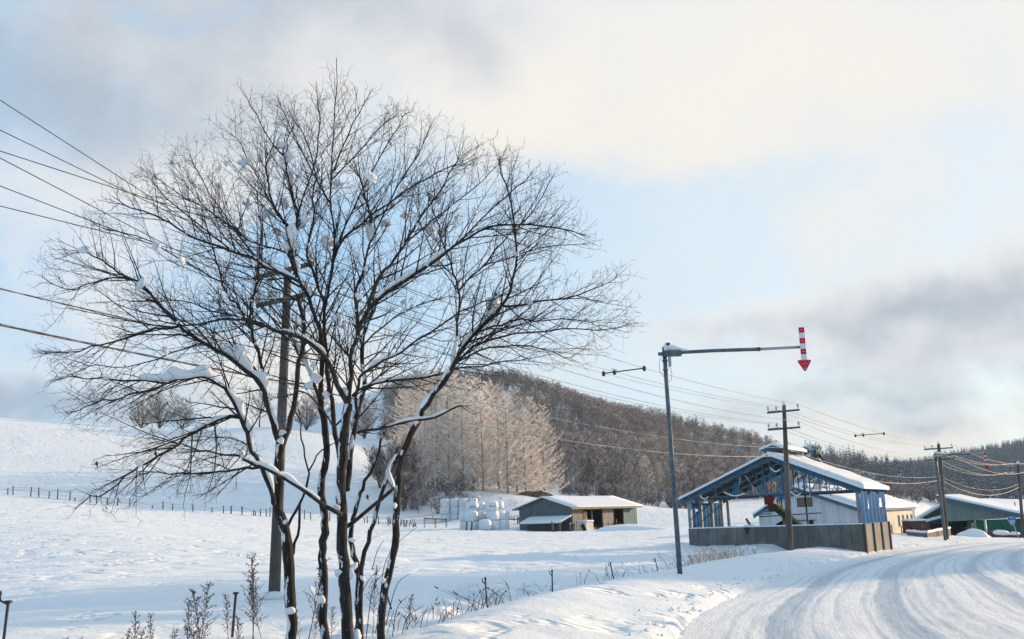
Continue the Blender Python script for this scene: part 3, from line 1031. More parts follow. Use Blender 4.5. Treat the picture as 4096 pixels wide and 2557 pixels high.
    ('branch', [(331, 175), (344, 142), (357, 117), (366, 100)], 1.0, 0.45, 0.2, -0.5),
    ('branch', [(334, 250), (349, 217), (365, 186), (381, 156), (396, 130), (405, 114)], 1.3, 0.45, 0.2, 1.0),
    ('branch', [(371, 242), (384, 211), (403, 180), (420, 151), (429, 130)], 1.2, 0.45, 0.3, -0.5),
    ('branch', [(406, 242), (426, 226), (450, 206), (476, 187), (497, 166)], 1.2, 0.45, 0.6, 1.1),
    ('branch', [(449, 250), (474, 226), (501, 201), (524, 182)], 1.1, 0.45, -0.6, -1.1),
    ('branch', [(246, 240), (226, 216), (206, 187), (192, 160)], 1.0, 0.45, 0.2, 1.1),
    ('branch', [(229, 249), (200, 226), (170, 201), (150, 178)], 1.0, 0.45, -0.3, -1.1),
    ('branch', [(222, 282), (190, 266), (160, 246), (130, 233), (98, 226)], 1.1, 0.45, 0.5, 0.9),
    ('branch', [(482, 267), (510, 256), (546, 246), (582, 244)], 1.0, 0.4, 0.2, 0.8),
    ('branch', [(361, 348), (378, 330), (402, 312), (425, 302), (448, 296)], 1.2, 0.45, 0.3, 1.0),
    ('branch', [(300, 305), (286, 292), (270, 286), (252, 276), (232, 268), (208, 262)], 1.2, 0.45, 0.4, 1.2),
    ('branch', [(456, 279), (440, 262), (428, 243), (420, 222), (416, 205)], 1.0, 0.45, 0.3, 1.1),
]
tree_base = P(335, 650, TD)
tree_base.z = gz(tree_base.x, tree_base.y) - 0.05
tree = thing('bare_tree', 'large many-stemmed bare tree holding snow clumps in its forks', 'tree', tree_base)
MIN = Matrix.Translation(tree_base).inverted()
rt = random.Random(5)
limb3 = []
for kind, pts, ra, rb, da, db in LIMBS:
    nP = len(pts)
    path = []
    for i, (u, v) in enumerate(pts):
        k = i / (nP - 1)
        D = TD + da + (db - da) * k
        path.append(P(u, v, D))
    fine_p = smooth_path(path, 1)
    if kind == 'stem' and pts[0][1] > 640:
        q = fine_p[0].copy()
        q.z = gz(q.x, q.y) - 0.12
        q.x += 0.02
        fine_p = [q] + fine_p
    nF = len(fine_p)
    # natural wobble, growing with distance along thin limbs
    rr = []
    for i in range(nF):
        k = i / (nF - 1)
        pr = ra + (rb - ra) * (k ** 0.8)
        rr.append(max(0.0045, pr * TD / F * 0.92))
        if 0 < i < nF - 1:
            fine_p[i] += Vector((rt.gauss(0, 1), rt.gauss(0, 1), rt.gauss(0, 1))) * 0.008
    if kind == 'stem' and pts[0][1] > 640:
        rr[0] = rr[1] * 1.25
    limb3.append((kind, fine_p, rr))
    mb = MB()
    mb.tube([MIN @ p for p in fine_p], [r_ * (1 + rt.uniform(-0.07, 0.07)) for r_ in rr], 10 if kind == 'stem' else 7)
    mb.build('trunk' if kind == 'stem' else 'branch', M['trunk_bark'] if kind == 'stem' else M['bark'], tree, True)

# crown outline in the photo, to keep shoots inside it
OUT = [(36, 352), (30, 265), (60, 228), (90, 205), (134, 168), (160, 142), (205, 118), (262, 96), (300, 95), (327, 88), (334, 46), (340, 46), (346, 88), (388, 99), (440, 122), (490, 138), (545, 172), (576, 208), (604, 256), (634, 280), (640, 322), (610, 350), (570, 368), (520, 384), (470, 384), (470, 400), (395, 400), (330, 440), (260, 440), (250, 500), (170, 500), (85, 510), (100, 460), (70, 440), (60, 400)]

OUT = [(335 + (u - 335) * 0.965, 330 + (v - 330) * (0.97 if v > 60 else 1)) for u, v in OUT]


def to_uv(p):
    d = p - Vector((0, 0, EZ))
    zf = d.dot(fw)
    return 512 + F * d.dot(cr) / zf, 319.5 - F * d.dot(cu) / zf


def inside(p):
    u, v = to_uv(p)
    c = False
    j = len(OUT) - 1
    for i in range(len(OUT)):
        a, b_ = OUT[i], OUT[j]
        if (a[1] > v) != (b_[1] > v) and u < (b_[0] - a[0]) * (v - a[1]) / (b_[1] - a[1]) + a[0]:
            c = not c
        j = i
    return c


CEN = P(335, 440, TD)


def shoot(mb, start, d, length, r_, depth, outward, straight=0.065, up=0.05):
    """one shoot with its side shoots"""
    seg = 0.16 if depth <= 1 else 0.11
    nseg = max(2, int(length / seg))
    pts = [start.copy()]
    p = start.copy()
    d = d.normalized()
    for i in range(nseg):
        d = (d + Vector((rt.gauss(0, straight), rt.gauss(0, straight), rt.gauss(0, straight))) + outward * 0.05 + Vector((0, 0, up * 0.6))).normalized()
        p = p + d * (length / nseg)
        pts.append(p.copy())
        if depth <= 1 and not inside(p):
            break
    nP = len(pts)
    rads = [r_ * (1 - 0.72 * i / (nP - 1)) for i in range(nP)]
    mb.tube([MIN @ q for q in pts], rads, 4 if depth == 0 else 3, False)
    if depth <= 1:
        HOLD.extend(pts[1:-1])
    forks = [pts[1]]
    if depth < 3:
        gap = (0.105, 0.105, 0.10)[depth]
        L = (pts[-1] - pts[0]).length
        k = max(1, int(L / gap))
        alt = rt.choice((-1, 1))
        axis_ = d.orthogonal().normalized()
        axis_.rotate(Quaternion(d, rt.uniform(0, 6.28)))
        for j in range(k):
            f = (j + rt.uniform(0.3, 1.0)) / k
            if f < 0.12:
                continue
            f = min(f, 0.999)
            i = int(f * (nP - 1))
            q = pts[i].lerp(pts[i + 1], f * (nP - 1) - i)
            dd = (pts[i + 1] - pts[i]).normalized()
            alt = -alt
            sd = axis_ * alt + Vector((rt.gauss(0, .35), rt.gauss(0, .35), rt.gauss(0, .35)))
            ang = rt.uniform(0.65, 1.15)
            nd = (dd * math.cos(ang) + sd.normalized() * math.sin(ang) + outward * 0.15 + Vector((0, 0, up * .5))).normalized()
            ln = length * rt.uniform(0.30, 0.55) * (1 - 0.45 * f)
            ln = max(ln, 0.10)
            if depth == 2:
                ln = min(ln, rt.uniform(0.12, 0.3))
            shoot(mb, q, nd, ln, max(0.0021, rads[i] * 0.58), depth + 1, outward, straight, up)


FORKS = []
HOLD = []
tw = [MB() for _ in range(6)]
cnt = 0
for li_, (kind, path, rr) in enumerate(limb3):
    acc = rt.uniform(0, 0.15)
    tot = sum((b_ - a).length for a, b_ in zip(path[:-1], path[1:]))
    if tot < 0.5:
        continue
    run = 0
    side = 1
    for i in range(len(path) - 1):
        a, b_ = path[i], path[i + 1]
        L = (b_ - a).length
        d = (b_ - a) / max(L, 1e-6)
        t = 0
        while acc < L - t:
            t += acc
            q = a + d * t
            frac = (run + t) / tot
            u, v = to_uv(q)
            acc = rt.uniform(0.075, 0.15) * (1.2 - 0.5 * frac)
            thick = rr[i]
            if v < 92 and 320 < u < 350:
                continue
            if v > 400 and u > 255 or (thick > 0.030 and rt.random() < 0.7):
                acc *= 1.8
                if v > 470 or rt.random() < 0.8:
                    continue
            out = (q - CEN)
            out.y *= 1.2
            out = out.normalized()
            side = -side
            perp = d.cross(out)
            if perp.length < 0.1:
                perp = d.orthogonal()
            perp.normalize()
            perp.rotate(Quaternion(d, rt.uniform(-1.8, 1.8)))
            ang = rt.uniform(0.6, 1.25)
            up = 0.05 if v < 330 else (0.01 if u > 250 else -0.05)
            nd = d * math.cos(ang) + perp * side * math.sin(ang) + out * 0.35 + Vector((0, 0, up * 2))
            ln = rt.uniform(0.55, 1.25) * (1 - 0.35 * frac)
            if thick < 0.012:
                ln *= 0.8
            shoot(tw[li_ % 6], q, nd, ln, min(thick * 0.55, 0.011), 0, out, 0.065, up)
            if rt.random() < 0.45:
                FORKS.append((q, thick))
            cnt += 1
        acc -= (L - t)
        run += L
    # tip
    out = (path[-1] - CEN).normalized()
    d = (path[-1] - path[-2]).normalized()
    if rr[-1] < 0.012:
        for k in range(3 if to_uv(path[-1])[1] > 70 else 0):
            shoot(tw[li_ % 6], path[-1], d + Vector((rt.gauss(0, .3), rt.gauss(0, .3), rt.gauss(0, .3))), 0.55, rr[-1] * 0.8, 1, out)
for mb in tw:
    mb.build('twigs', M['twig'], tree, False, 'stuff')
print('tree shoots', cnt, 'tris', sum(len(m_.f) for m_ in tw) * 2)

# snow held in forks
CL = [lump_mesh('snow_clump', M['clump'], 40 + i) for i in range(9)]


def clump(p, r_, stretch=None):
    c = put('snow_clump', CL[rt.randrange(9)], tree)
    c.location = MIN @ p
    c.rotation_euler = (rt.uniform(-.5, .5), rt.uniform(-.5, .5), rt.uniform(0, 6.28))
    s = (r_ * rt.uniform(.7, 1.5), r_ * rt.uniform(.6, 1.2), r_ * rt.uniform(.6, 1.25))
    c.scale = s
    return c


seen = [  # clumps that show in the photo: u, v, size px
    (281, 102, 5), (337, 130, 7), (296, 138, 6), (282, 148, 8), (245, 163, 8), (290, 160, 9), (262, 160, 6), (290, 180, 10), (316, 168, 6), (338, 186, 7), (368, 180, 8), (390, 145, 5),
    (186, 197, 5), (246, 204, 7), (268, 216, 9), (283, 205, 7), (304, 222, 7), (290, 235, 8), (287, 248, 10), (329, 245, 9), (305, 228, 6), (276, 235, 6), (202, 209, 5), (225, 232, 5),
    (365, 221, 10), (384, 223, 8), (371, 235, 9), (404, 216, 7), (430, 200, 9), (437, 206, 6), (392, 205, 6), (385, 190, 5), (430, 232, 7), (406, 187, 6), (460, 215, 6), (452, 205, 5),
    (82, 250, 6), (97, 255, 3.5), (160, 247, 5), (180, 262, 4.5), (141, 281, 6), (139, 289, 7), (253, 262, 7), (258, 300, 5), (313, 292, 6), (359, 300, 6), (362, 313, 6), (337, 322, 8), (344, 326, 6),
    (458, 282, 6), (495, 308, 9), (500, 300, 7), (527, 302, 8), (547, 298, 4), (516, 233, 6), (526, 242, 5), (517, 258, 5), (508, 275, 4), (570, 296, 3), (566, 238, 3), (477, 184, 4), (505, 178, 3.5), (492, 255, 5),
    (165, 349, 6), (195, 348, 5), (107, 381, 5), (130, 391, 4), (140, 465, 5), (183, 436, 4), (241, 455, 5), (278, 168, 5), (325, 150, 5), (350, 165, 5), (310, 140, 4), (222, 186, 4), (240, 182, 4),
    (396, 165, 5), (420, 150, 4), (440, 160, 4), (350, 270, 5), (378, 262, 5), (402, 300, 4), (355, 255, 5), (270, 285, 5), (420, 250, 5), (436, 262, 5), (475, 210, 5), (412, 350, 4), (395, 352, 4),
    (170, 165, 3), (150, 178, 3), (213, 150, 3.5), (225, 165, 4), (355, 110, 3), (375, 138, 3.5), (268, 130, 3), (305, 115, 3), (322, 106, 2.5), (545, 212, 3), (580, 222, 3), (500, 205, 4),
]


def nearest_limb(u, v):
    best = None
    for kind, path, rr in limb3:
        for i in range(0, len(path)):
            uu, vv = to_uv(path[i])
            d = (uu - u) ** 2 + (vv - v) ** 2
            if best is None or d < best[0]:
                best = (d, path[i])
    return best[1]


HUV = np.array([to_uv(q) for q in HOLD] + [to_uv(q) for k_, pa, rr in limb3 for q in pa])
HPT = HOLD + [q for k_, pa, rr in limb3 for q in pa]
for u, v, s in seen:
    d2 = (HUV[:, 0] - u) ** 2 + (HUV[:, 1] - v) ** 2
    p = HPT[int(d2.argmin())] + Vector((0, 0, s * TD / F * .35))
    clump(p, s * TD / F * 0.92)
    if s > 5:
        for k in range(2):
            clump(p + Vector((rt.uniform(-1, 1), rt.uniform(-.6, .6), rt.uniform(-.5, .4))) * s * TD / F * 0.7, s * TD / F * rt.uniform(0.35, 0.55))


for k in range(120):
    q, th = FORKS[rt.randrange(len(FORKS))]
    if to_uv(q)[1] < 420:
        clump(q + Vector((0, 0, .02)), rt.uniform(.014, .042))


def ridge(pts, w0, h0, dz=0.0):
    """a bank of snow lying along a limb"""
    mb = MB()
    path = smooth_path([MIN @ p for p in pts], 2)
    nP = len(path)
    prev = None
    ring = 8
    for i, p in enumerate(path):
        d = (path[min(i + 1, nP - 1)] - path[max(i - 1, 0)]).normalized()
        s = d.cross(Vector((0, 0, 1)))
        s = s.normalized() if s.length > 0.05 else Vector((0, 1, 0))
        t = s.cross(d)
        k = math.sin(math.pi * (i + 0.25) / (nP - 0.5)) ** 0.5
        k *= 1 + 0.28 * math.sin(i * 0.9 + w0 * 300) + rt.uniform(-.10, .10)
        row = []
        for j in range(ring):
            a = 2 * math.pi * j / ring
            q = p + s * math.cos(a) * w0 * k + t * (math.sin(a) * 0.5 + 0.5) * h0 * k + Vector((0, 0, dz))
            row.append(q)
        o_ = len(mb.v)
        mb.v += [tuple(q) for q in row]
        if prev is not None:
            for j in range(ring):
                mb.f.append((prev + j, prev + (j + 1) % ring, o_ + (j + 1) % ring, o_ + j))
        else:
            mb.f.append(tuple(range(o_, o_ + ring))[::-1])
        prev = o_
    mb.f.append(tuple(range(prev, prev + ring)))
    return mb.build('snow_ridge', M['clump'], tree, True)


def along(limb, i0, i1, w0, h0):
    kind, pts, ra, rb, da, db = LIMBS[limb]
    nP = len(pts)
    ridge([P(u, v - (ra + (rb - ra) * k / (nP - 1)) * 0.5, TD + da + (db - da) * k / (nP - 1)) for k, (u, v) in list(enumerate(pts))[i0:i1]], w0, h0)


along(7, 9, 14, 0.075, 0.13)
along(7, 4, 9, 0.05, 0.10)
along(7, 1, 4, 0.035, 0.06)
along(1, 5, 8, 0.07, 0.15)
along(1, 3, 6, 0.05, 0.10)
along(1, 1, 4, 0.035, 0.05)
along(9, 1, 5, 0.03, 0.04)
along(10, 1, 7, 0.04, 0.06)
along(13, 8, 12, 0.03, 0.05)
along(17, 1, 6, 0.045, 0.09)
along(21, 2, 7, 0.04, 0.07)
along(28, 3, 6, 0.035, 0.05)
along(29, 1, 5, 0.03, 0.04)
along(30, 1, 5, 0.03, 0.035)
along(32, 11, 15, 0.045, 0.06)
along(32, 14, 16, 0.035, 0.05)
along(35, 1, 5, 0.035, 0.06)
along(33, 0, 3, 0.03, 0.05)
along(14, 1, 5, 0.04, 0.09)
along(19, 3, 7, 0.035, 0.04)
along(41, 0, 3, 0.035, 0.04)
along(3, 1, 4, 0.02, 0.03)
# big lumps low in the tree
for u, v, s in ((282, 433, 8), (281, 440, 7), (309, 385, 9), (316, 378, 9), (313, 365, 7), (346, 391, 6), (326, 395, 7), (354, 566, 10), (349, 575, 8), (339, 573, 8), (363, 578, 6), (290, 611, 8), (312, 590, 7), (320, 600, 8), (337, 507, 6), (286, 521, 6), (395, 506, 5), (356, 636, 9), (384, 580, 5), (352, 540, 5)):
    clump(P(u, v, TD + rt.uniform(-0.25, -0.05)), s * TD / F * 0.72)
for u, v in ((50 + 400 / 8.64, 337.5 + 1065 / 8.64), (50 + 910 / 8.64, 337.5 + 980 / 8.64), (367, 494)):
    mb = MB()
    p = MIN @ P(u, v, TD - 1.2)
    mb.add([p, p + Vector((.02, 0, -.02)), p + Vector((.012, .02, -.07)), p + Vector((-.015, 0, -.035))], [(0, 1, 2, 3)])
    mb.build('dead_leaf', M['leaf'], tree)
# ------------------------------------------------------------------ woods
rw = random.Random(21)


def bare_tree_mesh(name, m, h, seed, spread=0.32, n1=16, n2=7, n3=4, rb=0.13, rtw=0.035, base=0.25, up=0.5, clump_stems=1):
    q = random.Random(seed)
    mb = MB()
    for st in range(clump_stems):
        a0 = 2 * math.pi * st / max(1, clump_stems) + q.uniform(-.4, .4)
        lean = Vector((math.cos(a0), math.sin(a0), 0)) * (0.0 if clump_stems == 1 else q.uniform(0.12, 0.5))
        pts = []
        p = Vector((0, 0, -0.3))
        d = (Vector((0, 0, 1)) + lean + Vector((q.gauss(0, .05), q.gauss(0, .05), 0))).normalized()
        hh = h * (1 if clump_stems == 1 else q.uniform(0.75, 1.0))
        N = 8
        for i in range(N + 1):
            pts.append(p.copy())
            d = (d + Vector((q.gauss(0, .06), q.gauss(0, .06), 0.05))).normalized()
            p = p + d * hh / N
        rads = [max(rtw, rb * (1 - 0.9 * i / N)) for i in range(N + 1)]
        mb.tube(pts, rads, 5, False)
        for k in range(n1):
            f = base + (0.98 - base) * (k + q.random()) / n1
            i = min(int(f * N), N - 1)
            o_ = pts[i].lerp(pts[i + 1], f * N - i)
            a = k * 2.4 + q.uniform(-.5, .5)
            dd = Vector((math.cos(a), math.sin(a), q.uniform(up * .5, up * 1.6))).normalized()
            L = hh * spread * (1.15 - 0.75 * (f - base) / (1 - base)) * q.uniform(0.7, 1.1)
            b1 = [o_]
            e = dd.copy()
            for s in range(4):
                e = (e + Vector((q.gauss(0, .12), q.gauss(0, .12), 0.10 + q.gauss(0, .05)))).normalized()
                b1.append(b1[-1] + e * L / 4)
            mb.tube(b1, [max(rtw, rads[i] * .5) * (1 - .14 * s) for s in range(5)], 3, False)
            for k2 in range(n2):
                g = (k2 + q.random()) / n2
                j = min(int((0.2 + .8 * g) * 4), 3)
                o2 = b1[j].lerp(b1[j + 1], q.random())
                d2 = ((b1[j + 1] - b1[j]).normalized() + Vector((q.gauss(0, .6), q.gauss(0, .6), q.gauss(.25, .4)))).normalized()
                L2 = L * q.uniform(.25, .5)
                m2 = o2 + d2 * L2 * .55 + Vector((q.gauss(0, .05), q.gauss(0, .05), 0.02)) * L2
                e2 = m2 + (d2 + Vector((q.gauss(0, .2), q.gauss(0, .2), .2))).normalized() * L2 * .45
                mb.tube([o2, m2, e2], [rtw, rtw * .8, rtw * .5], 3, False)
                for k3 in range(n3):
                    o3 = o2.lerp(e2, q.uniform(.15, 1))
                    d3 = (d2 + Vector((q.gauss(0, .7), q.gauss(0, .7), q.gauss(.2, .5)))).normalized()
                    L3 = L2 * q.uniform(.3, .55)
                    mb.tube([o3, o3 + d3 * L3], [rtw * .65, rtw * .35], 3, False)
    return mb


def larch_mesh(seed, h=16.0):
    """frosted larch: straight trunk, level boughs that dip and turn up at the tip, hung with rimed twigs"""
    q = random.Random(seed)
    tr = MB()
    N = 8
    off = [Vector((q.gauss(0, .06), q.gauss(0, .06), 0)) for _ in range(N + 1)]
    pts = [Vector((0, 0, h * i / N - (0.5 if i == 0 else 0))) + off[i] * (i > 0) for i in range(N + 1)]
    tr.tube(pts, [0.15 * (1 - .92 * i / N) + 0.015 for i in range(N + 1)], 7, False)
    br = MB()
    nb = 110
    for k in range(nb):
        f = 0.055 + 0.93 * (k + q.random() * .8) / nb
        z = h * f
        i = min(int(f * N), N - 1)
        o_ = pts[i].lerp(pts[i + 1], f * N - i)
        a = k * 2.39996 + q.uniform(-.35, .35)
        L = (h * 0.30) * (1 - f) ** 0.72 * q.uniform(.72, 1.1) + 0.35
        hd = Vector((math.cos(a), math.sin(a), 0))
        path = [o_]
        e = (hd + Vector((0, 0, 0.28 - .25 * (1 - f)))).normalized()
        sg = 6
        for s in range(sg):
            e = (e + Vector((q.gauss(0, .07), q.gauss(0, .07), (-.10 if s < 2 else 0.13 + .04 * s)))).normalized()
            path.append(path[-1] + e * L / sg)
        br.tube(path, [0.042 * (1 - .75 * s / sg) + .008 for s in range(sg + 1)], 3, False)
        nt = int(5 + L * 5.5)
        for t in range(nt):
            g = 0.12 + .88 * (t + q.random()) / nt
            j = min(int(g * sg), sg - 1)
            o2 = path[j].lerp(path[j + 1], g * sg - j)
            dd = (path[j + 1] - path[j]).normalized()
            sd = Vector((-dd.y, dd.x, 0)).normalized() * q.choice((-1, 1))
            d2 = (dd * q.uniform(.2, .9) + sd * q.uniform(.3, 1) + Vector((0, 0, q.gauss(.02, .38)))).normalized()
            L2 = q.uniform(.28, .75) * (0.55 + .45 * min(1, L / 3))
            e2 = o2 + d2 * L2
            m2 = o2.lerp(e2, .5) + Vector((q.gauss(0, .05), q.gauss(0, .05), -.03))
            br.tube([o2, m2, e2 + Vector((0, 0, .06))], [.024, .026, .010], 3, False)
            if q.random() < .6:
                e3 = m2 + (d2 + Vector((q.gauss(0, .7), q.gauss(0, .7), q.gauss(0, .5)))).normalized() * L2 * .5
                br.tube([m2, e3], [.022, .010], 3, False)
    return tr.mesh('trunk', M['larch_bark'], True), br.mesh('branches', M['frost_twig'])


def conifer_mesh(name, m, seed, h=12.0, tiers=9, fans=11, wid=0.22):
    q = random.Random(seed)
    mb = MB()
    mb.tube([(0, 0, -.4), (0, 0, h * .5), (0, 0, h)], [.16, .09, .01], 5, False)
    for t in range(tiers):
        f = t / tiers
        z = h * (0.10 + .88 * f)
        r_ = h * wid * (1 - f) ** .85 + .12
        for k in range(fans):
            a = 2 * math.pi * (k + q.random() * .7) / fans + t
            L = r_ * q.uniform(.65, 1.15)
            w_ = L * q.uniform(.22, .38)
            c, s = math.cos(a), math.sin(a)
            zz = z + q.uniform(-.25, .25) * h / tiers
            dr = L * q.uniform(.25, .5)
            p0 = Vector((0, 0, zz + .12 * h / tiers))
            pm = Vector((c * L * .6, s * L * .6, zz - dr * .5 + .1))
            t_ = Vector((-s, c, 0)) * w_
            pe = Vector((c * L, s * L, zz - dr))
            mb.add([p0, pm + t_ - Vector((0, 0, w_ * .4)), pe, pm - t_ - Vector((0, 0, w_ * .4)), pm + Vector((0, 0, w_ * .25))],
                   [(0, 1, 4), (1, 2, 4), (2, 3, 4), (3, 0, 4)])
    return mb


def hidden_collection(name, meshes):
    c = bpy.data.collections.new(name)
    for i, me in enumerate(meshes):
        c.objects.link(bpy.data.objects.new(me.name, me))
    return c


def scatter(name, pts, rots, scl, idx, coll, label):
    """a wood: one object whose geometry nodes stand tree shapes on its points"""
    me = bpy.data.meshes.new(name)
    me.vertices.add(len(pts))
    me.vertices.foreach_set('co', np.asarray(pts, np.float32).ravel())
    for nm, ty, arr in (('rz', 'FLOAT', rots), ('sc', 'FLOAT', scl), ('kindex', 'INT', idx)):
        at = me.attributes.new(nm, ty, 'POINT')
        at.data.foreach_set('value', np.asarray(arr, np.float32 if ty == 'FLOAT' else np.int32))
    o = put(name, me)
    ng = bpy.data.node_groups.new(name, 'GeometryNodeTree')
    ng.interface.new_socket('Geometry', in_out='INPUT', socket_type='NodeSocketGeometry')
    ng.interface.new_socket('Geometry', in_out='OUTPUT', socket_type='NodeSocketGeometry')
    N = ng.nodes
    gi, go = N.new('NodeGroupInput'), N.new('NodeGroupOutput')
    ip = N.new('GeometryNodeInstanceOnPoints')
    ci = N.new('GeometryNodeCollectionInfo')
    ci.inputs['Collection'].default_value = coll
    ci.inputs['Separate Children'].default_value = True
    ci.inputs['Reset Children'].default_value = True
    ip.inputs['Pick Instance'].default_value = True

    def attr(nm, ty):
        a = N.new('GeometryNodeInputNamedAttribute')
        a.data_type = ty
        a.inputs['Name'].default_value = nm
        return a.outputs[0]
    cx = N.new('ShaderNodeCombineXYZ')
    ng.links.new(attr('rz', 'FLOAT'), cx.inputs[2])
    cs = N.new('ShaderNodeCombineXYZ')
    sa = attr('sc', 'FLOAT')
    for k in range(3):
        ng.links.new(sa, cs.inputs[k])
    ng.links.new(gi.outputs[0], ip.inputs['Points'])
    ng.links.new(ci.outputs[0], ip.inputs['Instance'])
    ng.links.new(attr('kindex', 'INT'), ip.inputs['Instance Index'])
    ng.links.new(cx.outputs[0], ip.inputs['Rotation'])
    ng.links.new(cs.outputs[0], ip.inputs['Scale'])
    ng.links.new(ip.outputs[0], go.inputs[0])
    md = o.modifiers.new('scatter', 'NODES')
    md.node_group = ng
    o['kind'] = 'stuff'
    o['label'] = label
    o['category'] = 'woodland'
    return o


def wood_points(count, us, ds, keep, seed, jit=0.0):
    q = np.random.RandomState(seed)
    u = q.uniform(us[0], us[1], count)
    d = np.sqrt(q.uniform(ds[0] ** 2, ds[1] ** 2, count))
    x = (u - 512) / F * d
    k = keep(u, d, x, q)
    return x[k], d[k], q


# wooded hill behind the shed
hillp = [bare_tree_mesh('hill_tree', M['hill_twig'], 9.0, 100 + i, 0.42, 16, 8, 4, .13, .040, .16, .55).mesh('hill_tree', M['hill_twig']) for i in range(5)]
hillp += [bare_tree_mesh('hill_tree', M['far_twig'], 8.0, 140 + i, 0.34, 15, 8, 4, .12, .042, .15, .7).mesh('hill_tree', M['far_twig']) for i in range(2)]
hc = hidden_collection('hill_tree_kinds', hillp)


def hill_keep(u, d, x, q):
    lo = np.interp(u, [380, 430, 460, 560, 640, 672, 690, 760, 860], [205, 190, 168, 168, 172, 166, 178, 192, 230])
    hi = np.interp(u, [380, 440, 528, 592, 676, 761, 803, 850], [345, 350, 405, 440, 450, 460, 460, 450])
    return (d > lo) & (d < hi)


x, y, q = wood_points(11000, (380, 850), (160, 470), hill_keep, 3)
z = ground(x, y, False)
scatter('hillside_wood', np.stack([x, y, z], -1), q.uniform(0, 6.28, len(x)), q.uniform(.42, .95, len(x)) * np.interp(y, [160, 230, 330], [.75, .80, .80]), np.where(fbm(x, y * .6, 26, 3) + q.normal(0, .16, len(x)) > .08, 5 + q.choice(2, len(x)), q.choice(5, len(x))), hc,
        'bare frosted woodland covering the rounded hill behind the shed')
# scrub at the valley edge
scrub = hidden_collection('scrub_kinds', [bare_tree_mesh('scrub', M['brown_twig'], 2.6, 160 + i, .5, 8, 6, 3, .035, .017, .08, .8, 4).mesh('scrub', M['brown_twig']) for i in range(3)])


def scrub_keep(u, d, x, q):
    a = (u > 556) & (u < 690) & (np.abs(d - np.interp(u, [556, 620, 672, 690], [158, 160, 162, 165])) < 7)
    b = (u > 875) & (u < 965) & (np.abs(d - np.interp(u, [875, 965], [185, 210])) < 40) & (q.uniform(size=len(u)) < .55)
    c = (u > 395) & (u < 470) & (np.abs(d - 137) < 9) & (q.uniform(size=len(u)) < .5)
    return a | b | c


x, y, q = wood_points(3600, (395, 970), (120, 250), scrub_keep, 8)
z = ground(x, y, False)
scatter('hillfoot_scrub', np.stack([x, y, z], -1), q.uniform(0, 6.28, len(x)), q.uniform(.5, 1.3, len(x)), q.choice(3, len(x)), scrub, 'low frosted scrub along the foot of the wooded hill')

# bare trees added out of view to the right, to shade the near field
grv = hidden_collection('shade_grove_kinds', [bare_tree_mesh('shade_grove_tree', M['brown_twig'], 15, 240, .33, 26, 11, 6, .2, .035, .12, .75).mesh('shade_grove_tree', M['brown_twig'])])
gq = np.random.RandomState(4)
gx_, gy_ = [], []
for i in range(24):
    t_ = gq.uniform(0, 1)
    gx_.append(28 + 24 * t_)
    gy_.append(gq.uniform(23, 36) + .7 * gx_[-1])
gx_, gy_ = np.array(gx_), np.array(gy_)
ok = (gx_ > 0.60 * gy_ + 3.5) & (road_st(gx_, gy_)[1] > 11.5)
gx_, gy_ = gx_[ok], gy_[ok]
scatter('added_shade_grove', np.stack([gx_, gy_, ground(gx_, gy_, False) - .2], -1), gq.uniform(0, 6.28, len(gx_)), gq.uniform(.9, 1.35, len(gx_)), np.zeros(len(gx_), int), grv,
        'bare grove added out of view on the right to shade the near field')

# far mountain wood
mtn = hidden_collection('mountain_tree_kinds', [conifer_mesh('mountain_tree', M['conifer'], 200 + i, 13, 8, 8, .17).mesh('mountain_tree', M['conifer']) for i in range(3)] +
                        [bare_tree_mesh('mountain_tree', M['mountain_twig'], 10, 210 + i, .28, 10, 6, 3, .15, .07, .2, .8).mesh('mountain_tree', M['mountain_twig']) for i in range(2)])
qq = np.random.RandomState(5)
n_ = 15000
u = qq.uniform(800, 1130, n_)
d = np.sqrt(qq.uniform(300 ** 2, 900 ** 2, n_))
x = (u - 512) / F * d
z = mountain(x, d)
gg = ground(x, d, False)
z = np.maximum(z, gg)
k = (d > np.interp(u, [800, 870, 900, 960, 1130], [330, 300, 300, 345, 330])) & (qq.uniform(size=n_) < np.where(d < 480, .8, 1))
x, d, z = x[k], d[k], z[k]
hfrac = sstep(d, 420, 640)
pc = qq.uniform(size=len(x)) < (.25 + .6 * hfrac)
scatter('mountain_wood', np.stack([x, d, z], -1), qq.uniform(0, 6.28, len(x)), qq.uniform(.45, .95, len(x)), np.where(pc, qq.choice(3, len(x)), 3 + qq.choice(2, len(x))), mtn,
        'dark conifer forest on the distant mountain beyond the farm')

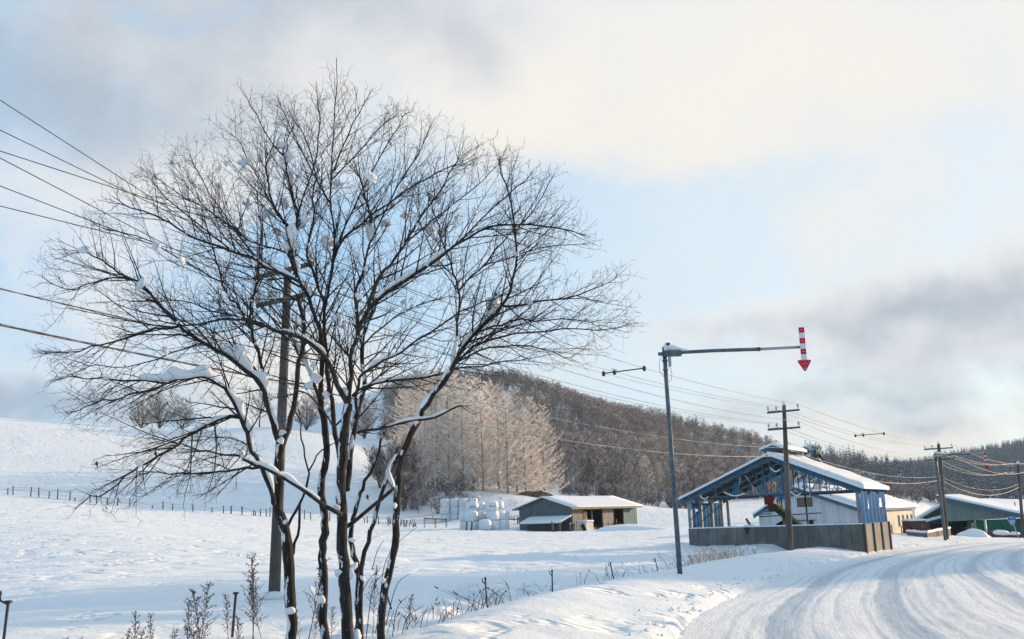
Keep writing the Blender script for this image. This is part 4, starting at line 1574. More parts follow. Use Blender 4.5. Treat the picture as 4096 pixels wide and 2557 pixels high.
# larches: each its own tree
ORD = 'leftmost second third fourth fifth sixth seventh eighth ninth tenth eleventh twelfth thirteenth fourteenth fifteenth sixteenth seventeenth eighteenth nineteenth twentieth'.split()
ORD[0] = 'first'
ORD += ['twenty-' + a for a in ORD[:9]]
LM = [larch_mesh(300 + i) for i in range(5)]
larches = [(518, 387, 146), (533.6, 396, 147), (546, 404, 149), (500.5, 383, 148), (509, 392, 141), (491, 380, 152), (479, 376.5, 150), (484, 392, 142), (468.8, 375, 153), (457, 372.5, 150), (464, 388, 142), (443.7, 371, 154), (450, 389, 144), (433, 371, 156), (438, 390, 147), (422.5, 375, 158), (413, 381, 160), (405, 388, 163), (426, 395, 150), (527, 407, 142)]
for i, (u, v, D) in enumerate(larches):
    p = G(u, D)
    top = P(u, v, D)
    h = top.z - p.z
    t = thing('larch_tree', 'tall frosted larch in the pale dense row behind the white bales', 'tree', p, rw.uniform(0, 6.28), 'frosted larches behind the bales')
    s = h / 16.0
    t.scale = (max(.85, s * rw.uniform(.95, 1.15)), max(.85, s * rw.uniform(.95, 1.15)), s)
    put('trunk', LM[i % 5][0], t)
    put('branches', LM[i % 5][1], t)
    if i == 0:
        t['label'] = 'frosted larch with the tallest spire towards the right end of the pale row'
        del t['group']
    if i == 2:
        t['label'] = 'outermost frosted larch standing nearest the shed roof ridge'
        del t['group']
    if i not in (0, 2):
        rank = sorted(q[0] for q in larches).index(u)
        t['label'] = f'frosted larch, {ORD[rank]} from the left in the pale row behind the bales'

# smaller larches and bare trees at the foot of the hill
for u, v, D, k in ((632, 462, 172, 0), (648, 455, 176, 1), (661, 462, 178, 2)):
    p = G(u, D)
    h = P(u, v, D).z - p.z
    t = thing('larch_tree', ('leftmost', 'middle', 'rightmost')[k] + ' of three small frosted larches left of the arrow sign pole', 'tree', p, rw.uniform(0, 6.28), 'small frosted larches by the sign pole')
    s = h / 16
    t.scale = (s * 1.2, s * 1.2, s)
    put('trunk', LM[k][0], t)
    put('branches', LM[k][1], t)


def split_tree(seed, h, m_tr, m_tw, **kw):
    mb = bare_tree_mesh('t', m_tw, h, seed, **kw)
    # trunk = first tube (9 rings of 5)
    st = kw.get('clump_stems', 1)
    nv, nf = 9 * 5, 8 * 5
    a = MB()
    a.v, a.f = mb.v[:nv], mb.f[:nf]
    b_ = MB()
    b_.v, b_.f = mb.v, mb.f[nf:]
    return a.mesh('trunk', m_tr, True), b_.mesh('crown', m_tw)


FT = [split_tree(400 + i, 9, M['larch_bark'], M['brown_twig'], spread=.26, n1=20, n2=9, n3=4, rb=.11, rtw=.022, base=.2, up=.9) for i in range(4)]
FTS = []
for i in range(26):
    u = 560 + i * 4.4 + rw.uniform(-3, 3)
    D = np.interp(u, [556, 620, 672], [166, 168, 172]) + rw.uniform(-6, 14)
    p = G(u, D)
    t = thing('bare_tree', 'slender bare tree in the thicket between the shed roof and the sign pole', 'tree', p, rw.uniform(0, 6.28), 'slender bare trees at the hill foot')
    s = rw.uniform(.75, 1.15)
    t.scale = (s, s, s)
    k = rw.randrange(4)
    put('trunk', FT[k][0], t)
    put('crown', FT[k][1], t)
    FTS.append((u, t))
for k, (u, t) in enumerate(sorted(FTS, key=lambda q: q[0])):
    t['label'] = f'slender bare tree at the hill foot, {ORD[k]} from the left between shed and sign pole'

# broad bushy tree left of the bales
a_, b_ = split_tree(430, 10.5, M['bark'], M['brown_twig'], spread=.42, n1=34, n2=11, n3=5, rb=.20, rtw=.022, base=.14, up=.95, clump_stems=5)
for u, D, s, lab in ((404, 130, .92, 'broad bushy bare tree with brown frosted twigs left of the wrapped bales'),
                     (380, 150, .62, 'rounded bare bush behind the dark broken stem, left of the bushy tree')):
    t = thing('bushy_tree', lab, 'tree', G(u, D), rw.uniform(0, 6))
    t.scale = (s, s, s)
    put('trunk', a_, t)
    put('crown', b_, t)
for u, D, s, lab in ((433, 126, .42, 'small brown-leaved tree just left of the bale stack'), (418, 128, .38, 'small gnarled tree under the broad bushy tree'),
                     (425, 140, .55, 'young bare tree between the bushy tree and the larches')):
    t = thing('bare_tree', lab, 'tree', G(u, D), rw.uniform(0, 6))
    t.scale = (s * 1.3, s * 1.3, s)
    put('trunk', FT[1][0], t)
    put('crown', FT[1][1], t)

# trees on the snowy hill crest
a2, b2 = split_tree(440, 6.5, M['bark'], M['brown_twig'], spread=.46, n1=18, n2=8, n3=3, rb=.09, rtw=.020, base=.05, up=.45, clump_stems=6)
a3, b3 = split_tree(441, 7.5, M['bark'], M['far_twig'], spread=.42, n1=24, n2=8, n3=4, rb=.16, rtw=.03, base=.25, up=.6)
for u, D, s, k, lab in ((156, 198, 1.2, 0, 'widest domed frosted tree on the snowy hill crest'),
                        (180, 200, 1.0, 0, 'second domed tree beside the domed tree on the hill crest'),
                        (138, 201, .95, 0, 'leftmost low bushy tree of the clump on the hill crest'),
                        (258, 197, .95, 1, 'thin leafless tree on the hill crest left of the concrete pole'),
                        (306, 200, 1.15, 0, 'bare crest tree seen between the pole and the big tree trunks'),
                        (325, 206, 1.3, 1, 'tall bare crest tree seen through the big tree trunks'),
                        (365, 205, 1.35, 0, 'bare rounded tree where the snowy hill dips behind the big tree'),
                        ):
    t = thing('crest_tree', lab, 'tree', G(u, D), rw.uniform(0, 6))
    t.scale = (s, s, s)
    put('trunk', (a2, a3)[k], t)
    put('crown', (b2, b3)[k], t)

# spruce behind the barns
sp = conifer_mesh('s', M['conifer_near'], 77, 1.0, 13, 12, .24)
nv = 3 * 5
t = thing('spruce_tree', 'dark snow-dusted spruce rising behind the blue barn roof', 'tree', G(816, 118))
zt = P(816, 446, 118).z - t.location.z
a = MB()
a.v, a.f = sp.v[:15], sp.f[:10]
b_ = MB()
b_.v, b_.f = sp.v, sp.f[10:]
for mb_ in (a, b_):
    mb_.v = [(p[0] * zt * 1.15, p[1] * zt * 1.15, p[2] * zt) for p in mb_.v]
a.build('trunk', M['bark'], t)
b_.build('crown', M['conifer_near'], t)
# ------------------------------------------------------------------ poles, wires, signs
re_ = random.Random(31)


def up_z(u, v, D):
    return P(u, v, D).z


POLES = [  # base u, D, top (u, v), arm v's, arm half length, radius, label
    dict(u=274.5, D=21, top=(288, 270), arms=(272, 301), half=.92, r=(.122, .080), m='concrete_pole', label='grey concrete utility pole standing behind the big bare tree', d=(18, 25)),
    dict(u=787, D=46, top=(784, 405), arms=(411.5, 428.7), half=.76, r=(.155, .085), m='dark_pole', label='utility pole with two crossarms in front of the blue barn', d=(18, 26)),
    dict(u=944.5, D=72, top=(938.5, 444), arms=(448.7, 459.4), half=.98, r=(.145, .11), m='dark_pole', label='dark utility pole beside the farther sign pole, left of the green shed', d=(15, 22)),
    dict(u=1021, D=88, top=(1017.8, 463), arms=(466.6, 474.7), half=1.0, r=(.15, .11), m='concrete_pole', label='utility pole at the right edge, in front of the green shed', d=(14, 16)),
]
arms_pts = []
for pd in POLES:
    b0 = G(pd['u'], pd['D'], -0.3)
    tp = P(*pd['top'], pd['D'])
    t = thing('utility_pole', pd['label'], 'utility pole', b0, 0, 'utility poles along the road')
    inv = Matrix.Translation(b0).inverted()
    mb = MB()
    mb.tube([inv @ (b0.lerp(tp, k / 6)) for k in range(7)], [pd['r'][0] + (pd['r'][1] - pd['r'][0]) * k / 6 for k in range(7)], 14)
    mb.build('shaft', M[pd['m']], t, True)
    mb = MB()
    mb.lathe([(pd['r'][1] * 1.05, -.02), (pd['r'][1] * 1.1, .05), (pd['r'][1] * .8, .13), (pd['r'][1] * .3, .18)], 12, inv @ tp)
    mb.build('snow_cap', M['clump'], t, True)
    dv = Vector((pd['d'][0], pd['d'][1], 0)).normalized()
    across = Vector((dv.y, -dv.x, 0))
    rows = []
    for ai, av in enumerate(pd['arms']):
        au = pd['top'][0] + (pd['u'] - pd['top'][0]) * .03
        c = P(au, av, pd['D'])
        c = Vector((b0.x + (tp.x - b0.x) * (c.z - b0.z) / (tp.z - b0.z), pd['D'], c.z)) - dv * (pd['r'][1] + .05)
        h = pd['half'] if ai == 0 else pd['half'] * (.88 if pd is POLES[0] else 1.0)
        mb = MB()
        mb.bar(inv @ (c - across * h), inv @ (c + across * h), .075, .085)
        arm = mb.build('crossarm', M['dark_pole'] if pd['m'] == 'dark_pole' else M['post'], t)
        mb = MB()
        pa = c - across * h * .98 + Vector((0, 0, .05))
        mb.tube([inv @ (c - across * h * (.95 - .19 * k) + Vector((0, 0, .05 + .012 * (k % 2)))) for k in range(5)], .03 if ai == 0 else .035, 6)
        mb.build('arm_snow', M['clump'], t, True)
        mb = MB()
        mb.bar(inv @ (c - across * .42 - Vector((0, 0, .02))), inv @ (c - Vector((0, 0, .42)) + dv * .03), .03)
        mb.bar(inv @ (c + across * .42 - Vector((0, 0, .02))), inv @ (c - Vector((0, 0, .42)) + dv * .03), .03)
        if pd is POLES[0]:
            mb.build('arm_brace', M['iron'], t)
        pts = []
        for off in (-.93, -.42, .93):
            q = c + across * h * off
            mb = MB()
            mb.lathe([(.012, 0), (.018, .09), (.05, .10), (.058, .13), (.035, .16), (.05, .17), (.052, .20), (.025, .235), (.02, .26)], 10, inv @ (q + Vector((0, 0, .03))))
            mb.build('insulator', M['insul'], t, True)
            cl = put('snow_tuft', CL[re_.randrange(7)], t)
            cl.location = inv @ (q + Vector((-.03, 0, .20)))
            cl.scale = (.07, .07, .075)
            pts.append(q + Vector((0, 0, .27)))
        rows.append(pts)
    # low attachments for the telephone cables
    arms_pts.append((rows, b0, tp, across))
    mb = MB()
    for k in range(3):
        z = 1.4 + .55 * k + (2.0 if pd['D'] > 30 else .9)
        q = inv @ b0.lerp(tp, min(.9, (z) / (tp.z - b0.z)))
        mb.bar(q - across * .16, q + across * .16, .016)
    mb.build('step_bolt', M['iron'], t)
    mb = MB()
    for fz in (.55, .62):
        q = inv @ b0.lerp(tp, fz)
        mb.tube([q - Vector((0, 0, .03)), q + Vector((0, 0, .03))], pd['r'][0] * .98, 12)
    mb.build('band', M['galv'], t)
    if pd is POLES[0]:
        mb = MB()
        q = inv @ P(276, 604, 21)
        c2 = put('snow_skirt', CL[2], t)
        c2.location = (q.x - .15, q.y + .05, .33)
        c2.scale = (.6, .5, .16)


def span(a, b_, sag, n=18):
    out = []
    for i in range(n + 1):
        k = i / n
        p = a.lerp(b_, k)
        p.z -= sag * 4 * k * (1 - k)
        out.append(p)
    return out


lv = [[(0, 100, 14), (0, 130, 14.3), (0, 151, 14.8)], [(0, 158, 14), (0, 186, 14.3), (0, 206, 14.8)]]
names = [['highest wire entering at the top left of the photo', 'second highest wire reaching the upper crossarms', 'lowest of the three wires on the upper crossarms'],
         ['highest of the three wires on the lower crossarms', 'middle wire of the three on the lower crossarms', 'lowest of the three wires on the lower crossarms']]
spacers = []
for ai in range(2):
    for wi in range(3):
        pp = [ap[0][ai][wi] for ap in arms_pts]
        a = P(*lv[ai][wi])
        ext = pp[0] + (a - pp[0]) * 2.6
        pts = span(ext, pp[0], -0.0, 8)
        for j in range(3):
            sg = (.42, .42, .55)[j] if ai == 0 else (.5, .62, .72)[j]
            s_ = span(pp[j], pp[j + 1], sg)
            pts += s_[1:]
            if ai == 0:
                spacers.append((wi, j, s_))
        end = pp[3] + Vector((30, 12, -1.0))
        pts += span(pp[3], end, .3)[1:]
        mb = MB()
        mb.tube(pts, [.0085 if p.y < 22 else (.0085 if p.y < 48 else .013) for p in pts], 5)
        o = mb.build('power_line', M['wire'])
        o.data.materials.append(M['rime_glint_wire'])  # far spans get the painted glint, near spans stay dark
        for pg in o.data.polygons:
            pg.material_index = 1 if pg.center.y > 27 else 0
        tag(o, names[ai][wi], 'overhead wire', 'overhead power lines along the road')
# telephone cables, snow-coated and lower down
for ci, (a, hs, sg, r_, lab) in enumerate((((0, 281, 14), (3.65, 2.80, 2.0, 1.55), .45, .010, 'thin telephone cable strung just above the thick twisted cable'),
                                           ((0, 317, 14), (3.05, 2.45, 1.75, 1.3), .55, .016, 'thick twisted telephone cable, lowest of all the wires'))):
    pp = []
    for (rows, b0, tp, ac), h in zip(arms_pts, hs):
        z = EZ + h
        k = (z - b0.z) / (tp.z - b0.z)
        pp.append(b0.lerp(tp, k) - Vector((0.12, .14, 0)))
    a = P(*a)
    pts = span(pp[0] + (a - pp[0]) * 2.6, pp[0], .12, 60)
    for j in range(3):
        pts += span(pp[j], pp[j + 1], (sg, sg * 1.2, sg * 1.6)[j], 60)[1:]
    pts += span(pp[3], pp[3] + Vector((30, 12, -1.0)), .3)[1:]
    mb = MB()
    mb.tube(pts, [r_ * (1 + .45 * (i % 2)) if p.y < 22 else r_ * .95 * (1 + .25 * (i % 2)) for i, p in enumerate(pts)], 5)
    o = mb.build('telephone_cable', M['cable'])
    o.data.materials.append(M['rime_glint_wire'])
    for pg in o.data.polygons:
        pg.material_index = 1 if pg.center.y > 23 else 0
    tag(o, lab, 'cable')
# spreader bars between the three upper wires
for j, k, lab in ((0, 9, 'spacer bar joining the upper wires above the wooded hill'), (1, 8, 'spacer bar joining the upper wires above the blue barn roof')):
    ps = [s_[k] for wi, jj, s_ in spacers if jj == j]
    t = thing('wire_spacer', lab, 'wire spacer', ps[1])
    inv = Matrix.Translation(ps[1]).inverted()
    mb = MB()
    mb.tube([inv @ ps[0], inv @ ps[1], inv @ ps[2]], .022, 6)
    mb.build('bar', M['iron'], t)
    for q in ps:
        mb = MB()
        mb.lathe([(.03, -.10), (.06, -.06), (.06, .03), (.03, .08)], 8, inv @ q)
        mb.build('clamp', M['iron'], t)
    c = put('snow_tuft', CL[1], t)
    c.location = (0, 0, .08)
    c.scale = (.16, .10, .08)


def arrow_pole(base_u, D, top, arm_end, arrow_top, arrow_bot, lab, detail=True):
    b0 = G(base_u, D, -.25)
    t = thing('arrow_sign_pole', lab, 'road marker', b0)
    inv = Matrix.Translation(b0).inverted()
    tp = P(*top, D)
    ae = P(*arm_end, D)
    mb = MB()
    mb.tube([inv @ b0.lerp(tp, k / 4) for k in range(5)], [.062, .060, .056, .053, .052] if detail else [.10, .095, .09, .085, .085], 14)
    mb.build('pole', M['galv'], t, True)
    sc_ = 1.0 if detail else 1.35
    # bracket and arm
    ast = tp + Vector((-.0, -.02, -.18))
    mid = ast.lerp(ae, .68)
    mb = MB()
    mb.tube([inv @ (ast - Vector((.16, 0, .0))), inv @ (ast + Vector((.45, 0, .02)))], .046 * sc_, 10)
    mb.box(-.02, -.08, -.07, .42, .06, .07, Matrix.Translation(inv @ ast))
    mb.build('bracket', M['galv'], t)
    mb = MB()
    mb.tube([inv @ (ast + Vector((.2, 0, .02))), inv @ (ast.lerp(ae, .35) + Vector((0, 0, .02))), inv @ mid], [.045 * sc_, .045 * sc_, .048 * sc_], 10)
    mb.tube([inv @ mid, inv @ (mid + Vector((.05, 0, 0)))], .055 * sc_, 10)
    arm = mb.build('arm', M['galv'], t, True)
    mb = MB()
    mb.tube([inv @ mid, inv @ ae], .036 * sc_, 10)
    mb.build('arm_tip', M['galv_light'], t, True)
    # arrow plate
    a0, a1 = inv @ P(*arrow_top, D - .06), inv @ P(*arrow_bot, D - .06)
    ax = (a1 - a0)
    L = ax.length
    ax.normalize()
    sd = Vector((0, -1, 0)).cross(ax).normalized() * -1
    if sd.x < 0:
        sd = -sd
    nrm = Vector((0, -1, 0))
    mt = Matrix(((sd.x, nrm.x, -ax.x, a0.x), (sd.y, nrm.y, -ax.y, a0.y), (sd.z, nrm.z, -ax.z, a0.z), (0, 0, 0, 1)))
    sq = L * .745 / 6
    hw = sq * .5
    if not detail:
        hw *= 1.1
    arrow = None
    for k in range(6):
        mb = MB()
        z0 = -k * sq
        mb.prism([(-hw, z0 - sq + .002), (hw, z0 - sq + .002), (hw, z0), (-hw, z0)], 0, .03, mt)
        c = mb.build('stripe', M['red'] if k % 2 == 0 else M['white'], t)
        if detail:
            mb = MB()
            for dx in (-.014, .014):
                mb.lathe([(.007, .030), (.007, .036)], 8, (dx, 0, 0), 'y')
                for i in range(len(mb.v) - 16, len(mb.v)):
                    p = Vector(mb.v[i])
                    mb.v[i] = tuple(mt @ Vector((p.x, p.y, p.z + z0 - sq / 2)))
            mb.build('reflector', M['lens'], c)
    zb = -6 * sq - .004
    H = L - 6 * sq
    W = H * .58
    pts = []
    for cx, cz, r_, a0_, a1_ in ((-W + .035, zb - .035, .035, 200, 90), (W - .035, zb - .035, .035, 90, -20), (0, zb - H + .03, .03, -30, -150)):
        for i in range(6):
            a = math.radians(a0_ + (a1_ - a0_) * i / 5)
            pts.append((cx + r_ * math.cos(a), cz + r_ * math.sin(a)))
    mb = MB()
    mb.prism(pts[::-1], 0, .032, mt)
    c = mb.build('arrowhead', M['red'], t)
    if detail:
        mb = MB()
        for dx, dz in ((-.12, -.05), (.11, -.045), (-.015, -.01), (.015, -.01), (0, -.09), (-.05, -.10), (.05, -.09), (.06, -.11), (-.05, -.118), (0, -.18), (-.012, -.215), (.012, -.215), (-.012, -.235), (.012, -.235)):
            mb.lathe([(.006, .032), (.006, .038)], 8, (0, 0, 0), 'y')
            for i in range(len(mb.v) - 16, len(mb.v)):
                p = Vector(mb.v[i])
                mb.v[i] = tuple(mt @ Vector((p.x + dx, p.y, p.z + zb + dz)))
        mb.build('reflector', M['lens'], c)
    # back strap behind the plate
    mb = MB()
    mb.box(-hw * .5, -.03, -6 * sq + .02, hw * .5, -.002, -.02, mt)
    mb.build('back_rail', M['galv'], t)
    # snow on the joint, lamp box and wires under it
    for dx, dz, sx_, sy_, sz_ in ((.02, .10, .10, .10, .16), (.22, .10, .26, .11, .12), (.42, .05, .22, .09, .07)):
        c = put('snow_clump', CL[3 if dx > .1 else 0], t)
        c.location = inv @ (tp + Vector((dx * sc_, -.02, dz - .15)))
        c.scale = (sx_ * sc_, sy_, sz_ * sc_)
    mb = MB()
    q = inv @ tp
    mb.box(-.02, -.05, .02, .07, .03, .10, Matrix.Translation(q + Vector((.08, 0, .0))))
    mb.box(-.01, -.05, .0, .05, .03, .08, Matrix.Translation(q + Vector((.14, 0, -.08))))
    mb.build('lamp_sensor', M['iron'], t)
    mb = MB()
    mb.box(0, -.06, -.26, .06, .05, 0, Matrix.Translation(q + Vector((.09, 0, -.24))))
    mb.build('control_box', M['galv_light'], t)
    if detail:
        mb = MB()
        mb.tube([q + Vector((-.06, -.05, -.22)), q + Vector((-.16, -.05, -.40)), q + Vector((-.15, -.05, -.62)), q + Vector((-.05, -.05, -.78))], .006, 5)
        mb.tube([q + Vector((.10, -.05, -.50)), q + Vector((.15, -.05, -.68)), q + Vector((.12, -.05, -.84)), q + Vector((.06, -.05, -.90))], .006, 5)
        mb.build('cable', M['iron'], t)
        mb = MB()
        for fz in (.46, .43, .40, .94, .90):
            p = inv @ b0.lerp(tp, fz)
            mb.tube([p - Vector((0, 0, .02)), p + Vector((0, 0, .02))], .072, 12)
        mb.build('band', M['galv'], t)
        mb = MB()
        for k in range(4):
            p = inv @ b0.lerp(tp, .445 - .012 * k)
            mb.box(-.018, -.068, -.018, .018, -.060, .018, Matrix.Translation(p))
        mb.build('number_plate', M['iron'], t)
    return t


arrow_pole(676.5, 25, (664, 347), (802, 347), (801, 327.5), (805, 371), 'tall grey pole whose long arm holds a red and white down arrow over the verge')
arrow_pole(943, 69, (935, 453), (984, 453), (984.2, 453), (987, 469.5), 'distant arrow sign pole doubled up beside a dark utility pole', False)

# route shield
b0 = G(1017, 80, -.1)
t = thing('route_sign', 'blue shield-shaped route 240 sign on a slim leaning post', 'road sign', b0)
inv = Matrix.Translation(b0).inverted()
cs = inv @ P(1012, 521, 79.9)
mb = MB()
mb.tube([(0, 0, 0), (cs.x, cs.y + .06, cs.z + .25)], .04, 8)
mb.build('post', M['galv_light'], t)
S0 = [(-.50, .34), (-.40, .47), (0, .50), (.40, .47), (.50, .34), (.46, .12), (.30, -.18), (.10, -.46), (0, -.50), (-.10, -.46), (-.30, -.18), (-.46, .12)]
S0 = [(p.x, p.y) for p in smooth_path([Vector((a, b_, 0)) for a, b_ in S0 + S0[:1]], 2)[:-1]]
mb = MB()
k = .70
mb.prism([(a * k, b_ * k) for a, b_ in S0], 0, .03, Matrix.Translation(cs))
pl = mb.build('shield_rim', M['white'], t)
mb = MB()
mb.prism([(a * k * .94, b_ * k * .94) for a, b_ in S0], -.006, .0, Matrix.Translation(cs))
mb.build('shield', M['rsign'], t)
for txt, dz, sz in (('国道', .17, .13), ('240', -.10, .26), ('ROUTE', -.22, .10)):
    cu_ = bpy.data.curves.new('lettering', 'FONT')
    cu_.body = txt
    cu_.size = sz
    cu_.align_x = 'CENTER'
    cu_.extrude = .002
    cu_.offset = .006
    tmp = bpy.data.objects.new('lettering', cu_)
    COL.objects.link(tmp)
    bpy.context.view_layer.update()
    lme = bpy.data.meshes.new_from_object(tmp.evaluated_get(bpy.context.evaluated_depsgraph_get()))
    bpy.data.objects.remove(tmp)
    lme.materials.clear()
    lme.materials.append(M['white'])
    fo = put('lettering', lme)
    fo.parent = t
    fo.location = cs + Vector((0, -.010, dz))
    fo.rotation_euler = (R(90), 0, 0)
# ------------------------------------------------------------------ buildings


def snow_slab(poly_pts, thick, name, parent, over=0.0):
    """snow lying on a roof plane: four corners (local), rounded edge"""
    import bmesh
    a, b_, c, d = [Vector(p) for p in poly_pts]
    nu, nv_ = 22, 10
    nrm = (b_ - a).cross(d - a).normalized()
    if nrm.z < 0:
        nrm = -nrm
    mb = MB()
    q = random.Random(len(name) + int(a.x * 100) + int(a.y * 77))
    ph = [q.uniform(0, 6) for _ in range(6)]
    for j in range(nv_ + 1):
        for i in range(nu + 1):
            s, t = i / nu, j / nv_
            p = a.lerp(b_, s).lerp(d.lerp(c, s), t)
            e = min(s * (b_ - a).length, (1 - s) * (b_ - a).length, t * (d - a).length, (1 - t) * (d - a).length)
            h = thick * min(1, (e / (thick * .8) + .55) if e < thick else 1) ** .5
            h *= 1 + .10 * math.sin(9 * s + ph[0]) * math.sin(5 * t + ph[1]) + .07 * math.sin(23 * s + ph[2] + 4 * t)
            mb.v.append(tuple(p + Vector((0, 0, max(.02, h)))))
    w_ = nu + 1
    for j in range(nv_):
        for i in range(nu):
            k = j * w_ + i
            mb.f.append((k, k + 1, k + 1 + w_, k + w_))
    rim = [i for i in range(w_)] + [j * w_ + nu for j in range(1, nv_ + 1)] + [nv_ * w_ + i for i in range(nu - 1, -1, -1)] + [j * w_ for j in range(nv_ - 1, 0, -1)]
    base = len(mb.v)
    for k in rim:
        x, y, z = mb.v[k]
        i, j = k % w_, k // w_
        s, t = i / nu, j / nv_
        p = a.lerp(b_, s).lerp(d.lerp(c, s), t)
        mb.v.append(tuple(p + Vector((0, 0, .004))))
    n_ = len(rim)
    for k in range(n_):
        mb.f.append((rim[(k + 1) % n_], rim[k], base + k, base + (k + 1) % n_))
    return mb.build(name, M['clump'], parent, True)


def frame(a, b_):
    """local frame of a building: origin at a, x towards b"""
    d = Vector((b_[0] - a[0], b_[1] - a[1]))
    return math.atan2(d.y, d.x), d.length


def window(parent, x0, z0, x1, z1, y, panes=2, axis_='x', fm='wframe', gm='glass', proud=.03):
    """recessed-looking window: frame proud of the wall, panes inside; axis_ x on the front, y on a side"""
    mt = Matrix.Identity(4) if axis_ == 'x' else Matrix(((0, 1, 0, 0), (1, 0, 0, 0), (0, 0, 1, 0), (0, 0, 0, 1)))
    t = .05
    mb = MB()
    mb.box(x0, y - proud, z0, x1, y + .02, z0 + t, mt)
    mb.box(x0, y - proud, z1 - t, x1, y + .02, z1, mt)
    for k in range(panes + 1):
        xx = x0 + (x1 - x0 - t) * k / panes
        mb.box(xx, y - proud, z0 + t, xx + t, y + .02, z1 - t, mt)
    if axis_ == 'y':
        mb.f = [f_[::-1] for f_ in mb.f]
    w_ = mb.build('window', M[fm], parent)
    for k in range(panes):
        xa = x0 + (x1 - x0 - t) * k / panes + t
        xb = x0 + (x1 - x0 - t) * (k + 1) / panes
        mb = MB()
        mb.box(xa, y - .008 * (1 if proud > 0 else -1), z0 + t, xb, y + .010, z1 - t, mt)
        mb.build('pane', M[gm], w_)
    return w_


# ---- manure barn: open steel frame with blue sheets over a concrete wall
FL, FR = P(690, 545.4, 54.5), P(863.9, 542.6, 50.0)
rz, BW = frame(FL, FR)
BD = 6.5
bz = EZ - 1.76
barn = thing('open_barn', 'open-sided barn with blue sheeting on a steel frame above a low concrete wall', 'barn', (FL[0], FL[1], bz), rz)
wallz = .98
# concrete panels, front (with joints) and right side
np_ = 17
for k in range(np_):
    x0, x1 = BW * k / np_, BW * (k + 1) / np_
    mb = MB()
    dy = re_.uniform(-.008, .008)
    mb.box(x0 + .008, -.09 + dy, -.8, x1 - .008, .09, wallz)
    mb.build('wall_panel', M['concrete'], barn)
mb = MB()
mb.box(.05, -.05, -.8, BW - .05, .07, wallz - .02)
mb.build('wall_core', M['concrete_dark'], barn)
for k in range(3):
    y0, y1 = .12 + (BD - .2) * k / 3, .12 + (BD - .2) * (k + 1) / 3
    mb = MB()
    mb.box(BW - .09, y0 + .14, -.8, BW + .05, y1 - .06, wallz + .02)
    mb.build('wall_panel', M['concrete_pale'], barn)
for k in range(4):
    y0 = .12 + (BD - .2) * k / 3
    mb = MB()
    mb.box(BW - .12, y0 - .07, -.8, BW + .13, y0 + .10, wallz + .015)
    mb.build('buttress', M['concrete_dark'], barn)
snow_slab([(.0, -.10, wallz), (BW, -.10, wallz), (BW, .10, wallz), (0, .10, wallz)], .06, 'wall_snow', barn)
for x, s in ((2.3, .10), (3.1, .14), (3.35, .12)):
    c = put('snow_clump', CL[2], barn)
    c.location = (x, 0, wallz + .06)
    c.scale = (s * 1.8, s, s * .6)
mb = MB()
mb.tube([(3.2, -.1, wallz), (3.2, -.12, wallz - .32)], [.16, .04], 7)
mb.build('straw_tuft', M['manure'], barn)
EL, ER, RG = 2.62, 2.70, 4.55       # eaves and ridge
XR = 4.60
OVL, OVR, OVF = .36, .12, .25


def roofz(x):
    return EL + (RG - EL) * x / XR if x < XR else ER + (RG - ER) * (BW - x) / (BW - XR)


# posts
for y in (0.10, BD * .27, BD * .54, BD * .80):
    mb = MB()
    mb.bar((.08, y, .0 if y > .2 else wallz), (.08, y, EL), .17, .17)
    mb.build('post', M['steel'], barn)
for y in (.10, BD - .1):
    mb = MB()
    mb.bar((BW - .10, y, wallz), (BW - .10, y, ER), .15, .15)
    mb.build('post', M['steel'], barn)
mb = MB()
mb.bar((.08, BD - .1, 0), (.08, BD - .1, EL), .16, .16)
mb.build('post', M['steel'], barn)
# rafters and trusses
for yi, y in enumerate((.0, BD * .34, BD * .67, BD)):
    mb = MB()
    mb.bar((-OVL, y, roofz(-OVL) - .12), (XR, y, RG - .10), .10, .20)
    mb.bar((XR, y, RG - .10), (BW + OVR, y, roofz(BW + OVR) - .12), .10, .20)
    mb.build('rafter', M['bluetrim'] if yi == 0 else M['steel_dark'], barn)
    mb = MB()
    mb.bar((0, y + .05, EL - .06), (BW, y + .05, ER - .06), .06, .07)
    mb.build('tie_beam', M['steel_dark'], barn)
    for x in (1.6, 2.9, 4.6, 6.0, 7.4):
        mb = MB()
        mb.bar((x, y + .06, roofz(x) - .2), (x, y + .06, EL - .02), .05, .05)
        mb.build('strut', M['steel_dark'], barn)
    for xa, xb in ((3.25, 4.0), (6.9, 6.5), (3.0, 2.7)):
        if yi in (0, 2):
            mb = MB()
            mb.bar((xa, y + .12, roofz(xa) - .35), (xb, y + .12, EL - .15), .05, .05)
            mb.build('brace', M['galv_light'], barn)
# purlins and tin sheets with light gaps under the snow
for sd in (0, 1):
    xs0, xs1 = (-OVL, XR) if sd == 0 else (XR, BW + OVR)
    for k in range(9):
        x = xs0 + (xs1 - xs0) * (k + .5) / 9
        mb = MB()
        mb.bar((x, -OVF + .05, roofz(x) - .03), (x, BD + .2, roofz(x) - .03), .07, .07)
        mb.build('purlin', M['steel_dark'], barn)
    for j in range(7):
        ya, yb = -OVF + (BD + .45) * j / 7, -OVF + (BD + .45) * (j + 1) / 7 - .02
        mb = MB()
        mb.add([(xs0, ya, roofz(xs0) + .012), (xs1, ya, roofz(xs1) + .012), (xs1, yb, roofz(xs1) + .012), (xs0, yb, roofz(xs0) + .012),
                (xs0, ya, roofz(xs0) + .030), (xs1, ya, roofz(xs1) + .030), (xs1, yb, roofz(xs1) + .030), (xs0, yb, roofz(xs0) + .030)],
               [(0, 3, 2, 1), (4, 5, 6, 7), (0, 1, 5, 4), (1, 2, 6, 5), (2, 3, 7, 6), (3, 0, 4, 7)])
        mb.build('roof_sheet', M['rooftin'], barn)
